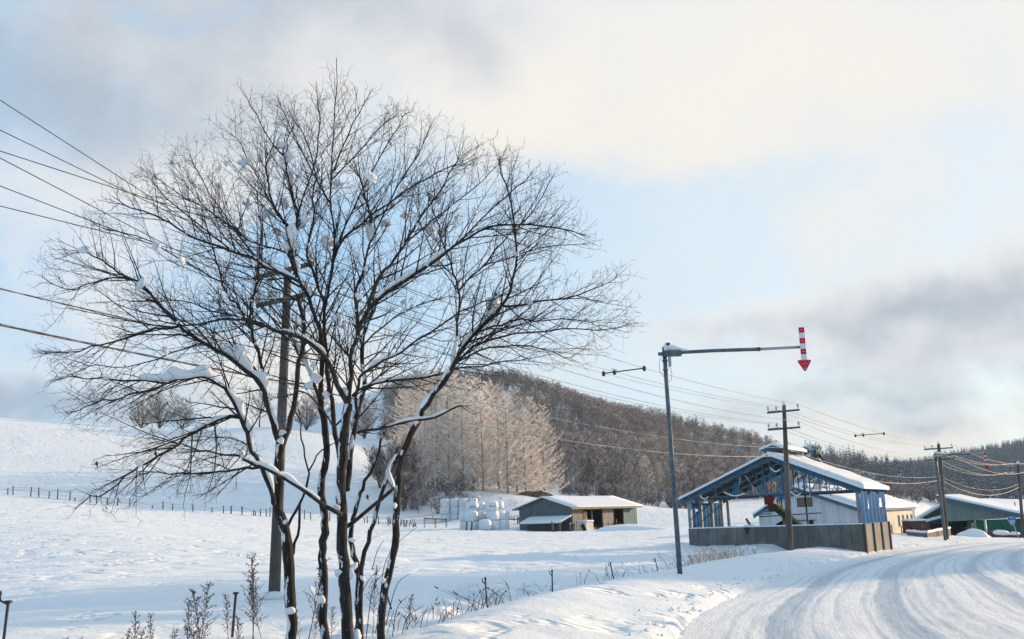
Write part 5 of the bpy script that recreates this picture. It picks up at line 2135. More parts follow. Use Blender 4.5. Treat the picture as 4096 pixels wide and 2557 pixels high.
snow_slab([(-OVL - .03, -OVF - .04, roofz(-OVL) + .032), (XR - .02, -OVF - .04, RG + .032), (XR - .02, BD + .22, RG + .032), (-OVL - .03, BD + .22, roofz(-OVL) + .032)], .17, 'roof_snow', barn)
snow_slab([(XR + .02, -OVF - .06, RG + .032), (BW + OVR + .12, -OVF - .06, roofz(BW + OVR) + .032), (BW + OVR + .12, BD + .25, roofz(BW + OVR) + .032), (XR + .02, BD + .25, RG + .032)], .27, 'roof_snow', barn)
# ridge ventilator
mb = MB()
for y in (1.1, 2.4, 3.7, 4.8):
    mb.bar((XR - .45, y, RG - .15), (XR - .45, y, RG + .38), .05)
    mb.bar((XR + .45, y, RG - .15), (XR + .45, y, RG + .38), .05)
    mb.bar((XR - .45, y, RG + .33), (XR + .45, y, RG + .33), .05)
vt = mb.build('ridge_vent', M['steel_dark'], barn)
mb = MB()
mb.prism([(XR - .66, RG + .34), (XR, RG + .56), (XR + .66, RG + .34), (XR + .66, RG + .37), (XR, RG + .595), (XR - .66, RG + .37)], .85, 5.1)
mb.build('vent_roof', M['rooftin'], vt)
for s in (-1, 1):
    snow_slab([(XR + s * .70, .80, RG + .365), (XR + s * .01, .80, RG + .60), (XR + s * .01, 5.15, RG + .60), (XR + s * .70, 5.15, RG + .365)], .17, 'vent_snow', vt)
# blue sheets: right side, left side bays


def sheet(parent, pts, nx_, nz_, wav, m, name='blue_sheet', ripple=.05, holes=()):
    a, b_, c, d = [Vector(p) for p in pts]
    nrm = (b_ - a).cross(d - a).normalized()
    mb = MB()
    q = random.Random(int(a.x * 31 + a.y * 17 + a.z * 7))
    ph = q.uniform(0, 6)
    for j in range(nz_ + 1):
        for i in range(nx_ + 1):
            s, t = i / nx_, j / nz_
            p = a.lerp(b_, s).lerp(d.lerp(c, s), t)
            p += nrm * (ripple * math.sin(wav * s * 6.28 + ph + .6 * math.sin(3 * t)) * (1 - .35 * t) + q.uniform(-.01, .01))
            mb.v.append(tuple(p))
    w_ = nx_ + 1
    for j in range(nz_):
        for i in range(nx_):
            s, t = (i + .5) / nx_, (j + .5) / nz_
            if any(h[0] < s < h[1] and h[2] < t < h[3] for h in holes):
                continue
            k = j * w_ + i
            mb.f.append((k, k + 1, k + 1 + w_, k + w_))
    return mb.build(name, m, parent, True)


sheet(barn, [(BW + .03, .05, wallz - .02), (BW + .03, BD - .1, wallz - .02), (BW + .03, BD - .1, ER - .1), (BW + .03, .05, ER - .1)], 48, 14, 7, M['bluesheet'], 'blue_sheet', .05,
      ((.26, .31, .42, .72), (.74, .79, .52, .80), (.80, .84, .40, .55)))
for k, (ya, yb) in enumerate(((.25, BD * .27 - .1), (BD * .27 + .1, BD * .54 - .1), (BD * .54 + .1, BD * .80 - .1))):
    sheet(barn, [(.10, ya + .05, .1), (.10, yb - .05, .1), (.10, yb - .05, EL - .3), (.10, ya + .05, EL - .3)], 20, 10, 2.5, M['bluesheet'], 'blue_sheet', .04, ((.1, .9, .36, .40),) if k else ((.2, .8, .30, .36), (.4, .7, .8, .86)))
    mb = MB()
    mb.bar((.02, ya - .1, 1.05), (.02, yb + .1, 1.05), .06, .05)
    mb.bar((.02, ya - .1, 2.05), (.02, yb + .1, 2.05), .06, .05)
    mb.build('girt', M['steel'], barn)
# torn rags of sheet hanging in the gable
rag = mat('torn_sheet', (0.008, 0.09, 0.16), 0.6, (0.012, 0.14, 0.23), 2.0, 0.3, 8, alpha=.72)
M['rag'] = rag
for x, w_, zb in ((2.75, .75, EL + .05), (3.5, .30, EL - .05), (4.2, .65, EL - .02), (5.2, 1.1, EL - .3), (5.55, .5, EL + .0), (6.35, .40, EL + .15), (7.0, .85, EL + .10), (7.35, .3, EL + .1), (7.95, .4, EL + .05), (3.85, .35, EL + .5), (4.75, .8, EL + .6)):
    zt = roofz(x) - .25
    mb = MB()
    q = random.Random(int(x * 100))
    n_ = 8
    for j in range(n_ + 1):
        t_ = j / n_
        hw = w_ * .5 * (.08 + .92 * t_ ** 1.5)
        for i in range(5):
            s = i / 4 - .5
            mb.v.append((x + s * 2 * hw, .03 + .06 * math.sin(7 * s + 3 * t_ + x), zt + (zb - zt) * t_ + (.12 * abs(s) * 2 if j == n_ else 0) + q.uniform(-.02, .02)))
    for j in range(n_):
        for i in range(4):
            k = j * 5 + i
            mb.f.append((k, k + 1, k + 6, k + 5))
    mb.build('torn_sheet', rag, barn, True)
for xa, xb, zz in ((2.1, 3.2, 2.72), (4.65, 5.15, 3.85), (7.35, 8.0, 2.85), (5.6, 6.1, 2.6), (.75, 1.2, 2.62)):
    mb = MB()
    pts = [(xa + (xb - xa) * i / 6, -.02, zz - .16 * math.sin(math.pi * i / 6) + .10 * (1 - i / 6)) for i in range(7)]
    mb.tube(pts, .035, 6)
    mb.build('snow_roll', M['clump'], barn, True)

# things inside: manure heap, conveyor
t = thing('manure_heap', 'brown manure heap behind the concrete wall below the red conveyor head', 'heap', Vector((FL[0], FL[1], bz)) + Matrix.Rotation(rz, 3, 'Z') @ Vector((4.15, 3.2, 0)), rz)
hm = put('heap', blob_mesh('heap', 1, M['manure'], 9, 4, 1, .3), t)
hm.scale = (.95, 1.2, 1.42)
cv = thing('conveyor', 'slanting dark green conveyor with a red head, rising over the concrete wall', 'conveyor', Vector((FL[0], FL[1], bz)) + Matrix.Rotation(rz, 3, 'Z') @ Vector((4.0, 1.8, 0)), rz)
mb = MB()
mb.bar((.12, 0, 2.02), (1.65, .3, .55), .30, .34)
mb.build('chute', M['greenmach'], cv)
mb = MB()
mb.bar((.42, -.17, 2.02), (1.75, .12, .74), .06, .13)
mb.build('side_rail', M['yellowgreen'], cv)
mb = MB()
mb.box(-.28, -.25, 2.10, .22, .25, 2.58)
hd = mb.build('head', M['redmach'], cv)
c = put('snow_cap', CL[4], hd)
c.location = (-.02, 0, 2.60)
c.scale = (.33, .3, .14)
mb = MB()
mb.box(-.12, -.18, 1.72, .22, .18, 2.12)
for k in range(4):
    mb.box(-.36, -.08, 1.60 + .12 * k, .02, .08, 1.64 + .12 * k)
mb.build('motor', M['rust'], cv)
mb = MB()
mb.bar((1.85, .1, -.3), (1.8, .1, 3.0), .07)
mb.build('leg', M['greenmach'], cv)
mb = MB()
mb.bar((.55, .1, -.3), (.55, .1, 2.6), .07)
mb.build('leg', M['iron'], cv)
mb = MB()
mb.bar((-.8, .4, 1.48), (2.5, .4, 1.58), .05)
mb.build('cross_rail', M['rust'], cv)

# ---- white barn behind
WL, WR_ = P(759.9, 530, 84.0), P(860.8, 530, 80.0)
rz, W = frame(WL, WR_)
LEN = 25.6
z0 = EZ - 2.3
wb = thing('white_barn', 'long white ribbed-metal cattle barn with a snowy roof behind the blue barn', 'barn', (WL[0], WL[1], z0), rz)
e1, e0 = 2.20, 2.10
xr, rg = 3.2, 4.05


def rz2(x):
    return e0 + (rg - e0) * x / xr if x < xr else e1 + (rg - e1) * (W - x) / (W - xr)


mb = MB()
mb.prism([(0, -.8), (W, -.8), (W, e1 + .02), (xr, rg), (0, e0 + .02)], 0, .14)
mb.build('front_wall', M['whitewall'], wb)
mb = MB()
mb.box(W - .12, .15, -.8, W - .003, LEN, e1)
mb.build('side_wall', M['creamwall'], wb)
mb = MB()
mb.box(.003, .15, -.8, .12, LEN, e0)
mb.build('side_wall', M['whitewall'], wb)
mb = MB()
mb.prism([(.13, -.8), (W - .13, -.8), (W - .13, e1), (xr, rg - .02), (.13, e0)], LEN - .14, LEN - .002)
mb.build('back_wall', M['whitewall'], wb)
for s, (xa, xb) in enumerate(((-.32, xr), (xr, W + .30))):
    mb = MB()
    mb.prism([(xa, rz2(xa) + .03), (xb, rz2(xb) + .03), (xb, rz2(xb) + .10), (xa, rz2(xa) + .10)], -.45, LEN + .35)
    mb.build('roof', M['rooftin'], wb)
    mb = MB()
    mb.prism([(xa, rz2(xa) - .16), (xb, rz2(xb) - .16), (xb, rz2(xb) + .028), (xa, rz2(xa) + .028)], -.47, -.40)
    mb.build('barge_board', M['bluetrim'], wb)
    pts = [(xa - .03, -.5, rz2(xa) + .105), (xb, -.5, rz2(xb) + .105), (xb, LEN + .4, rz2(xb) + .105), (xa - .03, LEN + .4, rz2(xa) + .105)]
    if s == 1:
        pts = [(xa, -.5, rz2(xa) + .105), (xb + .08, -.5, rz2(xb) + .105), (xb + .08, LEN + .4, rz2(xb) + .105), (xa, LEN + .4, rz2(xa) + .105)]
    snow_slab(pts, .22 if s == 0 else .36, 'roof_snow', wb)
mb = MB()
mb.box(W + .22, -.45, e1 - .16, W + .30, LEN + .3, e1 + .0)
mb.build('gutter', M['bluetrim'], wb)
# gable and ground windows, door, rails
window(wb, 3.25, 2.55, 4.45, 3.25, 0, 2, fm='dark')
window(wb, .95, .25, 2.0, 1.15, 0, 2)
window(wb, 5.95, .35, 7.05, 1.2, 0, 2)
mb = MB()
mb.box(4.05, -.03, -.2, 4.40, .0, 1.45)
mb.build('door', M['dark'], wb)
mb = MB()
mb.box(1.9, -.10, 1.44, 4.6, -.02, 1.50)
mb.build('door_rail', M['rust'], wb)
for k in range(8):
    y = 16.6 + 2.35 * k if k < 4 else 2.2 + 2.4 * (k - 4)
    window(wb, y, .45, y + .95, 1.55, W + .002, 2, 'y', proud=-.04)
mb = MB()
mb.tube([(W + .25, LEN - .4, e1 - .1), (W + .1, LEN - .35, e1 - .35), (W + .08, LEN - .35, -.2)], .05, 8)
mb.build('downpipe', M['galv_light'], wb)

# ---- weathered shed in the middle
SL, SR = P(519.7, 530, 107.5), P(572, 531, 103.0)
rz, W = frame(SL, SR)
LEN = 11.8
z0 = EZ - 1.42
sh = thing('hay_shed', 'weathered low shed with snowy roof, open doorways and hay inside', 'shed', (SL[0], SL[1], z0), rz)
eh, rg, xr = 2.55, 3.55, W * .52


def rz3(x):
    return eh + (rg - eh) * x / xr if x < xr else eh + (rg - eh) * (W - x) / (W - xr)


nb = 9
for k in range(nb):
    x0, x1 = W * k / nb, W * (k + 1) / nb
    xm = (x0 + x1) / 2
    dy = re_.uniform(-.012, .012)
    poly = [(x0 + .008, -.6), (x1 - .008, -.6), (x1 - .008, rz3(x1) - .02)]
    if x0 < xr < x1:
        poly.append((xr, rg - .02))
    poly.append((x0 + .008, rz3(x0) - .02))
    mb = MB()
    mb.prism(poly, dy, .09)
    mb.build('cladding', M['greyboards'], sh)
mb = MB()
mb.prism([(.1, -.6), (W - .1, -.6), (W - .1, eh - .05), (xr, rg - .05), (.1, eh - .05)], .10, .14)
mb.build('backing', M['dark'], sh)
# rust-eaten spots
for x, z, w_, h in ((xr + .55, 2.35, .13, .5), (1.6, 1.95, .10, .4), (2.6, 2.0, .06, .3)):
    mb = MB()
    mb.box(x, -.022, z, x + w_, -.014, z + h)
    mb.build('rust_patch', M['rust'], sh)
# long side: panels and openings (y from the near corner)
for ya, yb, mname in ((.10, 1.9, 'tanboards'), (5.45, 7.3, 'tanboards'), (9.3, LEN, 'bluewall')):
    n_ = max(2, int((yb - ya) / .6))
    for k in range(n_):
        a, b_ = ya + (yb - ya) * k / n_, ya + (yb - ya) * (k + 1) / n_
        mb = MB()
        mb.box(W - .08, a + .006, -.6, W + re_.uniform(-.01, .01), b_ - .006, eh - .05)
        mb.build('cladding', M[mname], sh)
mb = MB()
mb.box(W - .10, .1, eh - .34, W - .082, LEN, eh - .04)
mb.build('lintel', M['tanboards'], sh)
for y in (1.95, 3.55, 5.40, 7.38, 9.22):
    mb = MB()
    mb.bar((W - .06, y, -.5), (W - .06, y, eh - .3), .12, .12)
    mb.build('door_post', M['post'], sh)
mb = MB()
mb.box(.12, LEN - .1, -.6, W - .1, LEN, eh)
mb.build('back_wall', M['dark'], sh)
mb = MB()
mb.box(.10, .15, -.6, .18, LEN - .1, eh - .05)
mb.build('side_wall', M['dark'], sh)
for s, (xa, xb) in enumerate(((-.55, xr), (xr, W + .5))):
    mb = MB()
    mb.prism([(xa, rz3(xa)), (xb, rz3(xb)), (xb, rz3(xb) + .06), (xa, rz3(xa) + .06)], -.5, LEN + .4)
    mb.build('roof', M['rooftin'], sh)
    snow_slab([(xa - .03, -.55, rz3(xa) + .065), (xb + .02, -.55, rz3(xb) + .065), (xb + .02, LEN + .45, rz3(xb) + .065), (xa - .03, LEN + .45, rz3(xa) + .065)], .15, 'roof_snow', sh)
mb = MB()
mb.box(W + .42, -.5, eh - .26, W + .48, LEN + .35, eh - .14)
mb.build('eaves_board', M['straw'], sh)
# lean-to in front of the gable
lt = []
for x in (2.5, 3.6, 4.7, 5.8, 6.6):
    mb = MB()
    mb.bar((x, -1.6, -.6), (x, -1.6, .95), .12, .12)
    lt.append(mb.build('lean_to_post', M['post'], sh))
mb = MB()
mb.add([(1.65, -2.0, .92), (6.95, -2.0, .92), (6.95, -.03, 1.58), (1.65, -.03, 1.58), (1.65, -2.0, .98), (6.95, -2.0, .98), (6.95, -.03, 1.64), (1.65, -.03, 1.64)],
       [(0, 3, 2, 1), (4, 5, 6, 7), (0, 1, 5, 4), (1, 2, 6, 5), (2, 3, 7, 6), (3, 0, 4, 7)])
lr = mb.build('lean_to_roof', M['rooftin'], sh)
for k in range(9):
    xa = 1.62 + 5.36 * k / 9
    snow_slab([(xa + .01, -2.06, .985), (xa + .585, -2.06, .985), (xa + .585, -.04, 1.645), (xa + .01, -.04, 1.645)], .12, 'roof_snow', lr)
mb = MB()
for k in range(6):
    mb.box(2.5, -1.45 + .02 * k, -.4 + .22 * k, 6.6, -1.40 + .02 * k, -.22 + .22 * k)
mb.build('lean_to_boards', M['post'], sh)

# hay inside the doorway
inv_rot = Matrix.Rotation(rz, 3, 'Z')


def shp(x, y, z=0):
    return Vector((SL[0], SL[1], z0)) + inv_rot @ Vector((x, y, z))


hb = []
for y, z, r_, h in ((2.9, -.1, .62, 1.0), (2.75, .9, .58, .62), (2.75, 1.5, .55, .55), (4.3, -.1, .5, .5)):
    t = thing('hay_bale', ('golden round hay bale on the doorway floor of the shed', 'golden hay bale second up in the shed doorway stack', 'topmost golden hay bale in the shed doorway', 'small heap of hay beside the bale stack in the shed')[len(hb)], 'hay bale', shp(W - .75, y, z), rz)
    mb = MB()
    mb.lathe([(r_ * .9, 0), (r_, .08), (r_ * 1.02, h * .5), (r_, h - .08), (r_ * .88, h)], 18)
    mb.build('bale', M['straw'], t, True)
    hb.append(t)
# objects before the shed
t = thing('water_tank', 'pale box tank with snow on top in front of the shed doorways', 'tank', shp(W + .9, 1.1, 0), rz)
mb = MB()
mb.box(-.55, -.6, .05, .55, .6, 1.02)
tk = mb.build('body', M['tank'], t)
snow_slab([(-.6, -.65, 1.02), (.6, -.65, 1.02), (.6, .65, 1.02), (-.6, .65, 1.02)], .14, 'tank_snow', t)
mb = MB()
mb.bar((.6, -.6, -.3), (.1, -.72, .75), .10, .35)
mb.build('leaning_board', M['dark'], t)
t = thing('leaning_pole', 'pale pole leaning on the shed corner', 'pole', shp(W + .35, .7, -.3), rz)
mb = MB()
mb.bar((0, 0, 0), (-.15, .2, 2.0), .07)
mb.build('pole', M['straw'], t)
for k, (y, lab) in enumerate(((4.3, 'metal pen gate standing before the dark shed doorway'), (5.3, 'second metal pen gate just right of the first, before the shed'))):
    t = thing('pen_gate', lab, 'gate', shp(W + .8, y, -.25), rz)
    mb = MB()
    for yy in (0, .55):
        mb.bar((0, yy, 0), (0, yy, 1.15), .06)
    t2 = mb.build('upright', M['iron'], t)
    mb = MB()
    for zz in (.35, .75, 1.1):
        mb.bar((0, 0, zz), (0, .55, zz), .05)
    mb.build('rail', M['galv_light'], t)
t = thing('red_implement', 'red farm implement leaning inside the right doorway of the shed', 'farm tool', shp(W + .02, 7.7, -.2), rz)
mb = MB()
mb.prism([(-.1, 0), (.12, 0), (.10, 1.1), (.02, 1.35), (-.06, 1.0)], 0, .10)
mb.bar((0, .15, 0), (.0, .75, 1.0), .10, .08)
mb.build('body', M['redmach'], t)
# ------------------------------------------------------------------ wrapped bales
rb_ = random.Random(44)


def bale_mesh(seed, r_=.63, h=1.13):
    q = random.Random(seed)
    mb = MB()
    prof = [(r_ * .55, 0), (r_ * .90, .03), (r_ * .985, .16), (r_ * 1.02, h * .5), (r_ * .99, h - .17), (r_ * .90, h - .04), (r_ * .6, h), (.02, h + .01)]
    mb.lathe(prof, 20)
    ph = [q.uniform(0, 6) for _ in range(4)]
    for i, (x, y, z) in enumerate(mb.v):
        a = math.atan2(y, x)
        k = 1 + .035 * math.sin(3 * a + ph[0]) + .03 * math.sin(2 * a + ph[1] + z * 3) + q.uniform(-.012, .012)
        mb.v[i] = (x * k, y * k, z * (1 + .03 * math.sin(a + ph[2])))
    return mb.mesh('wrapped_bale', M['wrap'], True)


BM_ = [bale_mesh(i) for i in range(5)]
BG = []
for m_ in BM_[:3]:
    g = m_.copy()
    g.materials.clear()
    g.materials.append(M['wrap_grey'])
    BG.append(g)
capm = blob_mesh('bale_snow', 1, M['clump'], 3, 2, 1, .12)
scrm = MB()
q = random.Random(2)
for k in range(7):
    x = -.30 + .09 * k
    y = -.648 - .0
    scrm.add([(x, y, .45 + q.uniform(0, .15)), (x + .035, y, .45), (x + .03 + q.uniform(-.03, .03), y, .62 + q.uniform(0, .18)), (x - .005, y, .70)], [(0, 1, 2, 3)])
scrawl_mesh = scrm.mesh('faded_print', M['iron'])
front = [(540, 99.8, (0, 1)), (640, 98.5, (0,)), (700, 99.8, (0, 1, 2)), (497, 101.3, (0, 1)), (605, 101.3, (0, 1)), (752, 101.3, (0, 1)), (547, 101.1, (2,)), (598, 102.2, (2,)), (742, 102.6, (2,)), (655, 102.8, (0, 1)), (782, 103.4, (0, 1))]
back = [(342, 124, (0, 1, 2)), (412, 124.2, (0, 1, 2)), (482, 124, (0, 1, 2)), (555, 124.4, (0, 1, 2)), (610, 125.2, (0, 1))]
lay = ['bottom', 'middle', 'top']
ordw = ['leftmost', 'second from the left', 'third from the left', 'fourth from the left', 'fifth from the left', 'sixth from the left', 'seventh from the left', 'eighth from the left', 'ninth from the left']
for nm, lst, hh, sc_ in (('front', front, .90, 1.0), ('rear', back, .90, .94)):
    for L in range(3):
        row = sorted((x, D) for x, D, lv_ in lst if L in lv_)
        for i, (x, D) in enumerate(row):
            u = (1600 + x / 1.89) / 4
            p = G(u, D)
            zb = gz(G(471, 101).x, 101) if nm == 'front' else gz(G(441, 124.5).x, 124.5)
            p.z = zb - .12 + L * hh
            o = put('wrapped_bale', (BM_ if nm == 'front' else BG)[rb_.randrange(5 if nm == 'front' else 3)])
            o.location = p
            o.rotation_euler = (rb_.uniform(-.03, .03), rb_.uniform(-.03, .03), rb_.uniform(0, 6.28))
            o.scale = (sc_ * rb_.uniform(.97, 1.03), sc_ * rb_.uniform(.97, 1.03), rb_.uniform(.79, .83))
            tag(o, f'{ordw[i]} white wrapped bale in the {lay[L]} layer of the {nm} stack' if i < len(row) - 1 else f'rightmost white wrapped bale in the {lay[L]} layer of the {nm} stack', 'bale', f'wrapped bales of the {nm} stack')
            if L == 2 or (nm == 'front' and x == 640) or (L == 1 and not any(abs(x - a) < 5 and 2 in c for a, b_, c in lst)):
                c = put('snow_cap', capm, o)
                c.location = (0, 0, 1.14)
                c.scale = (.56, .56, .10)
            if L == 2 and nm == 'front' and x in (547, 700):
                c = put('faded_print', scrawl_mesh, o)
                c.rotation_euler = (0, 0, -o.rotation_euler.z + .1)


# ------------------------------------------------------------------ small farm things
def mk(name, label, cat, u, D, rz_=0.0, dz=0.0, group=None):
    return thing(name, label, cat, G(u, D, dz), rz_, group)


def crop2(x, y):
    return (1600 + x / 1.89) / 4, (1400 + y / 1.89) / 4


t = mk('hay_rack', 'dark iron hay harrow rack lying left of the white bales', 'farm tool', 424, 106, -.12)
mb = MB()
mb.bar((0, 0, .95), (2.35, 0, .78), .09)
mb.build('beam', M['iron'], t)
mb = MB()
mb.bar((0, .5, .93), (2.35, .5, .76), .06)
mb.build('beam', M['iron'], t)
for x in (0, 1.15, 2.3):
    for y in (0, .5):
        mb = MB()
        mb.bar((x, y, -.2), (x, y, .92), .05)
        mb.build('leg', M['iron'], t)
for k in range(15):
    mb = MB()
    x = .12 + .15 * k
    mb.tube([(x, 0, .9 - .07 * x), (x + .09, -.05, .6), (x - .02, -.02, .42)], .018, 4)
    mb.build('tine', M['iron'], t)
mb = MB()
mb.tube([(0, 0, 1.01), (1.2, 0, .93), (2.3, 0, .85)], .045, 6)
mb.build('rack_snow', M['clump'], t, True)

for (x0, x1, y0, y1, D, lab) in ((497, 508, 1350, 1292, 97, 'left of two leaning dark posts in front of the white bales'), (537, 545, 1346, 1292, 97.3, 'right of two leaning dark posts in front of the white bales'),
                                 (1160, 1147, 1366, 1292, 99, 'leftmost leaning post before the snow-roofed lean-to'), (1205, 1213, 1366, 1302, 99.3, 'middle leaning post before the snow-roofed lean-to'),
                                 (1281, 1286, 1372, 1315, 99, 'thick short post before the right end of the lean-to')):
    u0_, v0_ = crop2(x0, y0)
    u1_, v1_ = crop2(x1, y1)
    p = G(u0_, D, -.15)
    t = thing('leaning_post', lab, 'post', p)
    top = P(u1_, v1_, D) - p
    mb = MB()
    mb.tube([(0, 0, 0), top * .5, top], [.085, .08, .07], 7)
    mb.build('shaft', M['post'], t, True)
    c = put('snow_cap', CL[0], t)
    c.location = top + Vector((0, 0, .03))
    c.scale = (.11, .11, .09)

t = mk('hay_tedder', 'snowy farm machine with red parts standing between bales and shed', 'farm machine', 512, 113, .3)
for x in (-.75, .75):
    mb = MB()
    for k in range(16):
        a = 2 * math.pi * k / 16
        a2 = 2 * math.pi * (k + 1) / 16
        mb.bar((x, .36 * math.cos(a), .36 + .36 * math.sin(a)), (x, .36 * math.cos(a2), .36 + .36 * math.sin(a2)), .12, .09)
    mb.build('wheel', M['iron'], t)
mb = MB()
mb.bar((-.9, 0, .55), (.9, 0, .55), .10)
mb.bar((0, 0, .55), (0, -1.0, .45), .08)
mb.build('chassis', M['redmach'], t)
for k in range(5):
    mb = MB()
    x = -.7 + .35 * k
    mb.tube([(x, 0, .55), (x - .1, -.2, 1.0), (x + .15, -.35, .75)], .03, 5)
    mb.build('arm', M['redmach'] if k % 2 else M['iron'], t)
c = put('snow_cap', CL[5], t)
c.location = (-.2, -.1, .72)
c.scale = (.8, .3, .14)

# snow mound by the shed
for nm, u, D, sx_, sy_, sz_, lab in (('snow_mound', 648, 94, 4.2, 2.4, .62, 'long low mound of snow right of the hay shed'), ('snow_mound', 621, 100, 2.2, 1.8, .55, 'small snow mound against the shed doorway end'),
                                     ('snow_heap', 978, 100, 1.75, 1.3, 1.25, 'heap of shovelled snow in front of the green shed'), ('snow_heap', 967, 101, 1.1, 1.0, .75, 'lower shoulder of shovelled snow left of the main heap')):
    o = put(nm, blob_mesh(nm, 1, M['clump'], 60 + int(u), 4, 1, .35))
    o.location = G(u, D, -.12)
    o.scale = (sx_, sy_, sz_)
    tag(o, lab, 'snow heap')
# cut bank of bare earth behind the shed
t = mk('earth_bank', 'cut bank of bare brown earth under the larches behind the shed', 'earth bank', 537, 141)
mb = MB()
n_ = 26
for i in range(n_ + 1):
    x = -3.2 + 5.6 * i / n_
    h = 1.0 * math.sin(math.pi * (i + .6) / (n_ + 1.2)) ** .6
    for j, (yy, zz) in enumerate(((0, -.6), (.15, h * .35), (.4, h * .75), (.35, h), (1.2, h + .05), (2.5, .3))):
        mb.v.append((x + rb_.uniform(-.07, .07), yy + rb_.uniform(-.1, .1), zz + rb_.uniform(-.06, .06)))
fs, fs2 = [], []
for i in range(n_):
    for j in range(5):
        k = i * 6 + j
        (fs if j < 3 else fs2).append((k, k + 6, k + 7, k + 1))
mb.f = fs
mb2 = MB()
mb2.v, mb2.f = list(mb.v), fs2
mb.build('face', M['earth'], t)
mb2.build('snow_top', M['clump'], t, True)

# ------------------------------------------------------------------ fences and stakes
c7 = [(35, 655, 688), (65, 640, 688), (167, 650, 702), (214, 653, 706), (272, 672, 710), (322, 662, 718), (393, 678, 725), (425, 710, 730), (511, 690, 737), (548, 697, 744), (612, 712, 747), (668, 710, 752), (737, 718, 758), (870, 740, 758), (930, 725, 768), (985, 740, 775), (1100, 742, 782), (1213, 757, 784), (1278, 748, 790), (1322, 753, 797), (1385, 757, 798)]
c6 = [(55, 295, 360), (155, 295, 365), (262, 320, 370), (280, 338, 375), (325, 345, 410), (380, 312, 378), (413, 305, 388), (730, 340, 420), (790, 342, 405), (960, 350, 420), (1035, 360, 430), (1285, 395, 445), (1310, 400, 460), (1415, 385, 455)]
fp = [(x / 5.72, 375 + a / 5.72, 375 + b_ / 5.72) for x, a, b_ in c7] + [(225 + x / 9.204, 475 + a / 9.204, 475 + b_ / 9.204) for x, a, b_ in c6]
fp = sorted(fp)
b0 = G(150, 110)
t = thing('hill_fence', 'old line of crooked fence posts across the foot of the snowy hill', 'fence', b0)
inv = Matrix.Translation(b0).inverted()
tops = []
for u, va, vb in fp:
    D = float(np.interp(u, [0, 130, 250, 370], [110, 111, 112, 116]))
    p = inv @ G(u, D, -.15)
    h = (vb - va) * D / F + .18
    tp = p + Vector((rb_.uniform(-.06, .06), rb_.uniform(-.05, .05), h))
    mb = MB()
    mb.tube([p, tp], [.065, .055], 6)
    mb.build('post', M['post'], t)
    tops.append(tp - Vector((0, 0, .12)))
for dz in (0, .35):
    mb = MB()
    mb.tube([q - Vector((0, 0, dz)) for q in tops], .008, 4)
    mb.build('wire', M['iron'], t)
b0 = G(402, 112)
t = thing('brush_fence', 'thicket of short dark stakes in the snow left of the hay rack', 'fence', b0)
inv = Matrix.Translation(b0).inverted()
for k in range(34):
    u = rb_.uniform(386, 417)
    D = 110 + rb_.uniform(-2, 5) + (417 - u) * .15
    p = inv @ G(u, D, -.1)
    h = rb_.uniform(.45, 1.15)
    mb = MB()
    mb.tube([p, p + Vector((rb_.uniform(-.25, .25), rb_.uniform(-.2, .2), h))], [.05, .035], 5)
    mb.build('stake', M['post'], t)

stakes = [(484.9, 604.5, 485.3, 578.5, 18, 'upright thin stake in the ditch snow just right of the tree trunks'),
          (549.5, 590.5, 552, 571, 22, 'thin stake leaning right with a bent top above the ditch'),
          (611.7, 581, 610.3, 562.8, 27, 'thin hooked stake beside a tall dry weed stalk'),
          (656.2, 574, 655, 559, 32, 'thin stake with a curled tip left of the arrow sign pole'),
          (690.5, 567.6, 690, 555.3, 38, 'thin stake just right of the arrow sign pole'),
          (726, 562, 725.8, 552.7, 42, 'thin stake among the tawny dry grass'),
          (754, 556, 753, 549, 46, 'short stake in front of the concrete barn wall'),
          (234, 636, 236, 593.5, 14.5, 'dark stake with a flat cap left of the concrete utility pole'),
          (10, 650, 8.3, 602, 13, 'thick grey stake with a side insulator at the bottom left corner'),
          (393, 612.5, 387.5, 597, 18.5, 'slanting stake behind the rightmost tree trunk'),
          (482, 624, 483, 616, 15.5, 'stub of a stake just above the road bank')]
for u0_, v0_, u1_, v1_, D, lab in stakes:
    p = G(u0_, D, -.12)
    tp = P(u1_, v1_, D)
    t = thing('fence_stake', lab, 'stake', p, 0, 'thin fence stakes beside the road')
    tp = tp - p
    r_ = .015 if u0_ > 300 else (.020 if u0_ > 100 else .019)
    mb = MB()
    mb.tube([(0, 0, 0), tp * .5, tp], [r_, r_, r_], 7)
    mb.build('rod', M['iron'], t, True)
    mb = MB()
    if u0_ < 100:
        mb.tube([tp - Vector((0, 0, .03)), tp + Vector((-.10, 0, .02)), tp + Vector((-.11, 0, .08))], .014, 6)
        mb.lathe([(.02, .06), (.026, .09), (.015, .12)], 8, tp + Vector((-.11, 0, .02)))
        mb.box(-.035, -.03, -.015, .04, .03, .02, Matrix.Translation(tp))
    elif u0_ < 300:
        mb.box(-.035, -.03, -.01, .035, .03, .02, Matrix.Translation(tp))
    else:
        mb.tube([tp - Vector((0, 0, .09)), tp + Vector((-.045, 0, -.06)), tp + Vector((-.055, 0, .0))], .011, 5)
        mb.lathe([(.018, -.02), (.024, .0), (.014, .025)], 7, tp)
    mb.build('hook', M['iron'], t)

# ------------------------------------------------------------------ farm on the right: green shed and its yard
GL, GR = P(945.5, 530, 118.0), P(1024, 530, 113.0)
rz, W8 = frame(GL, GR)
gzb = EZ - 4.0
gs = thing('green_shed', 'open green shed with a long sloping snowy roof at the right edge', 'shed', (GL[0], GL[1], gzb), rz)
W = 10.6


def rg_(x):
    return 4.93 - (4.93 - 2.66) * x / 8.4


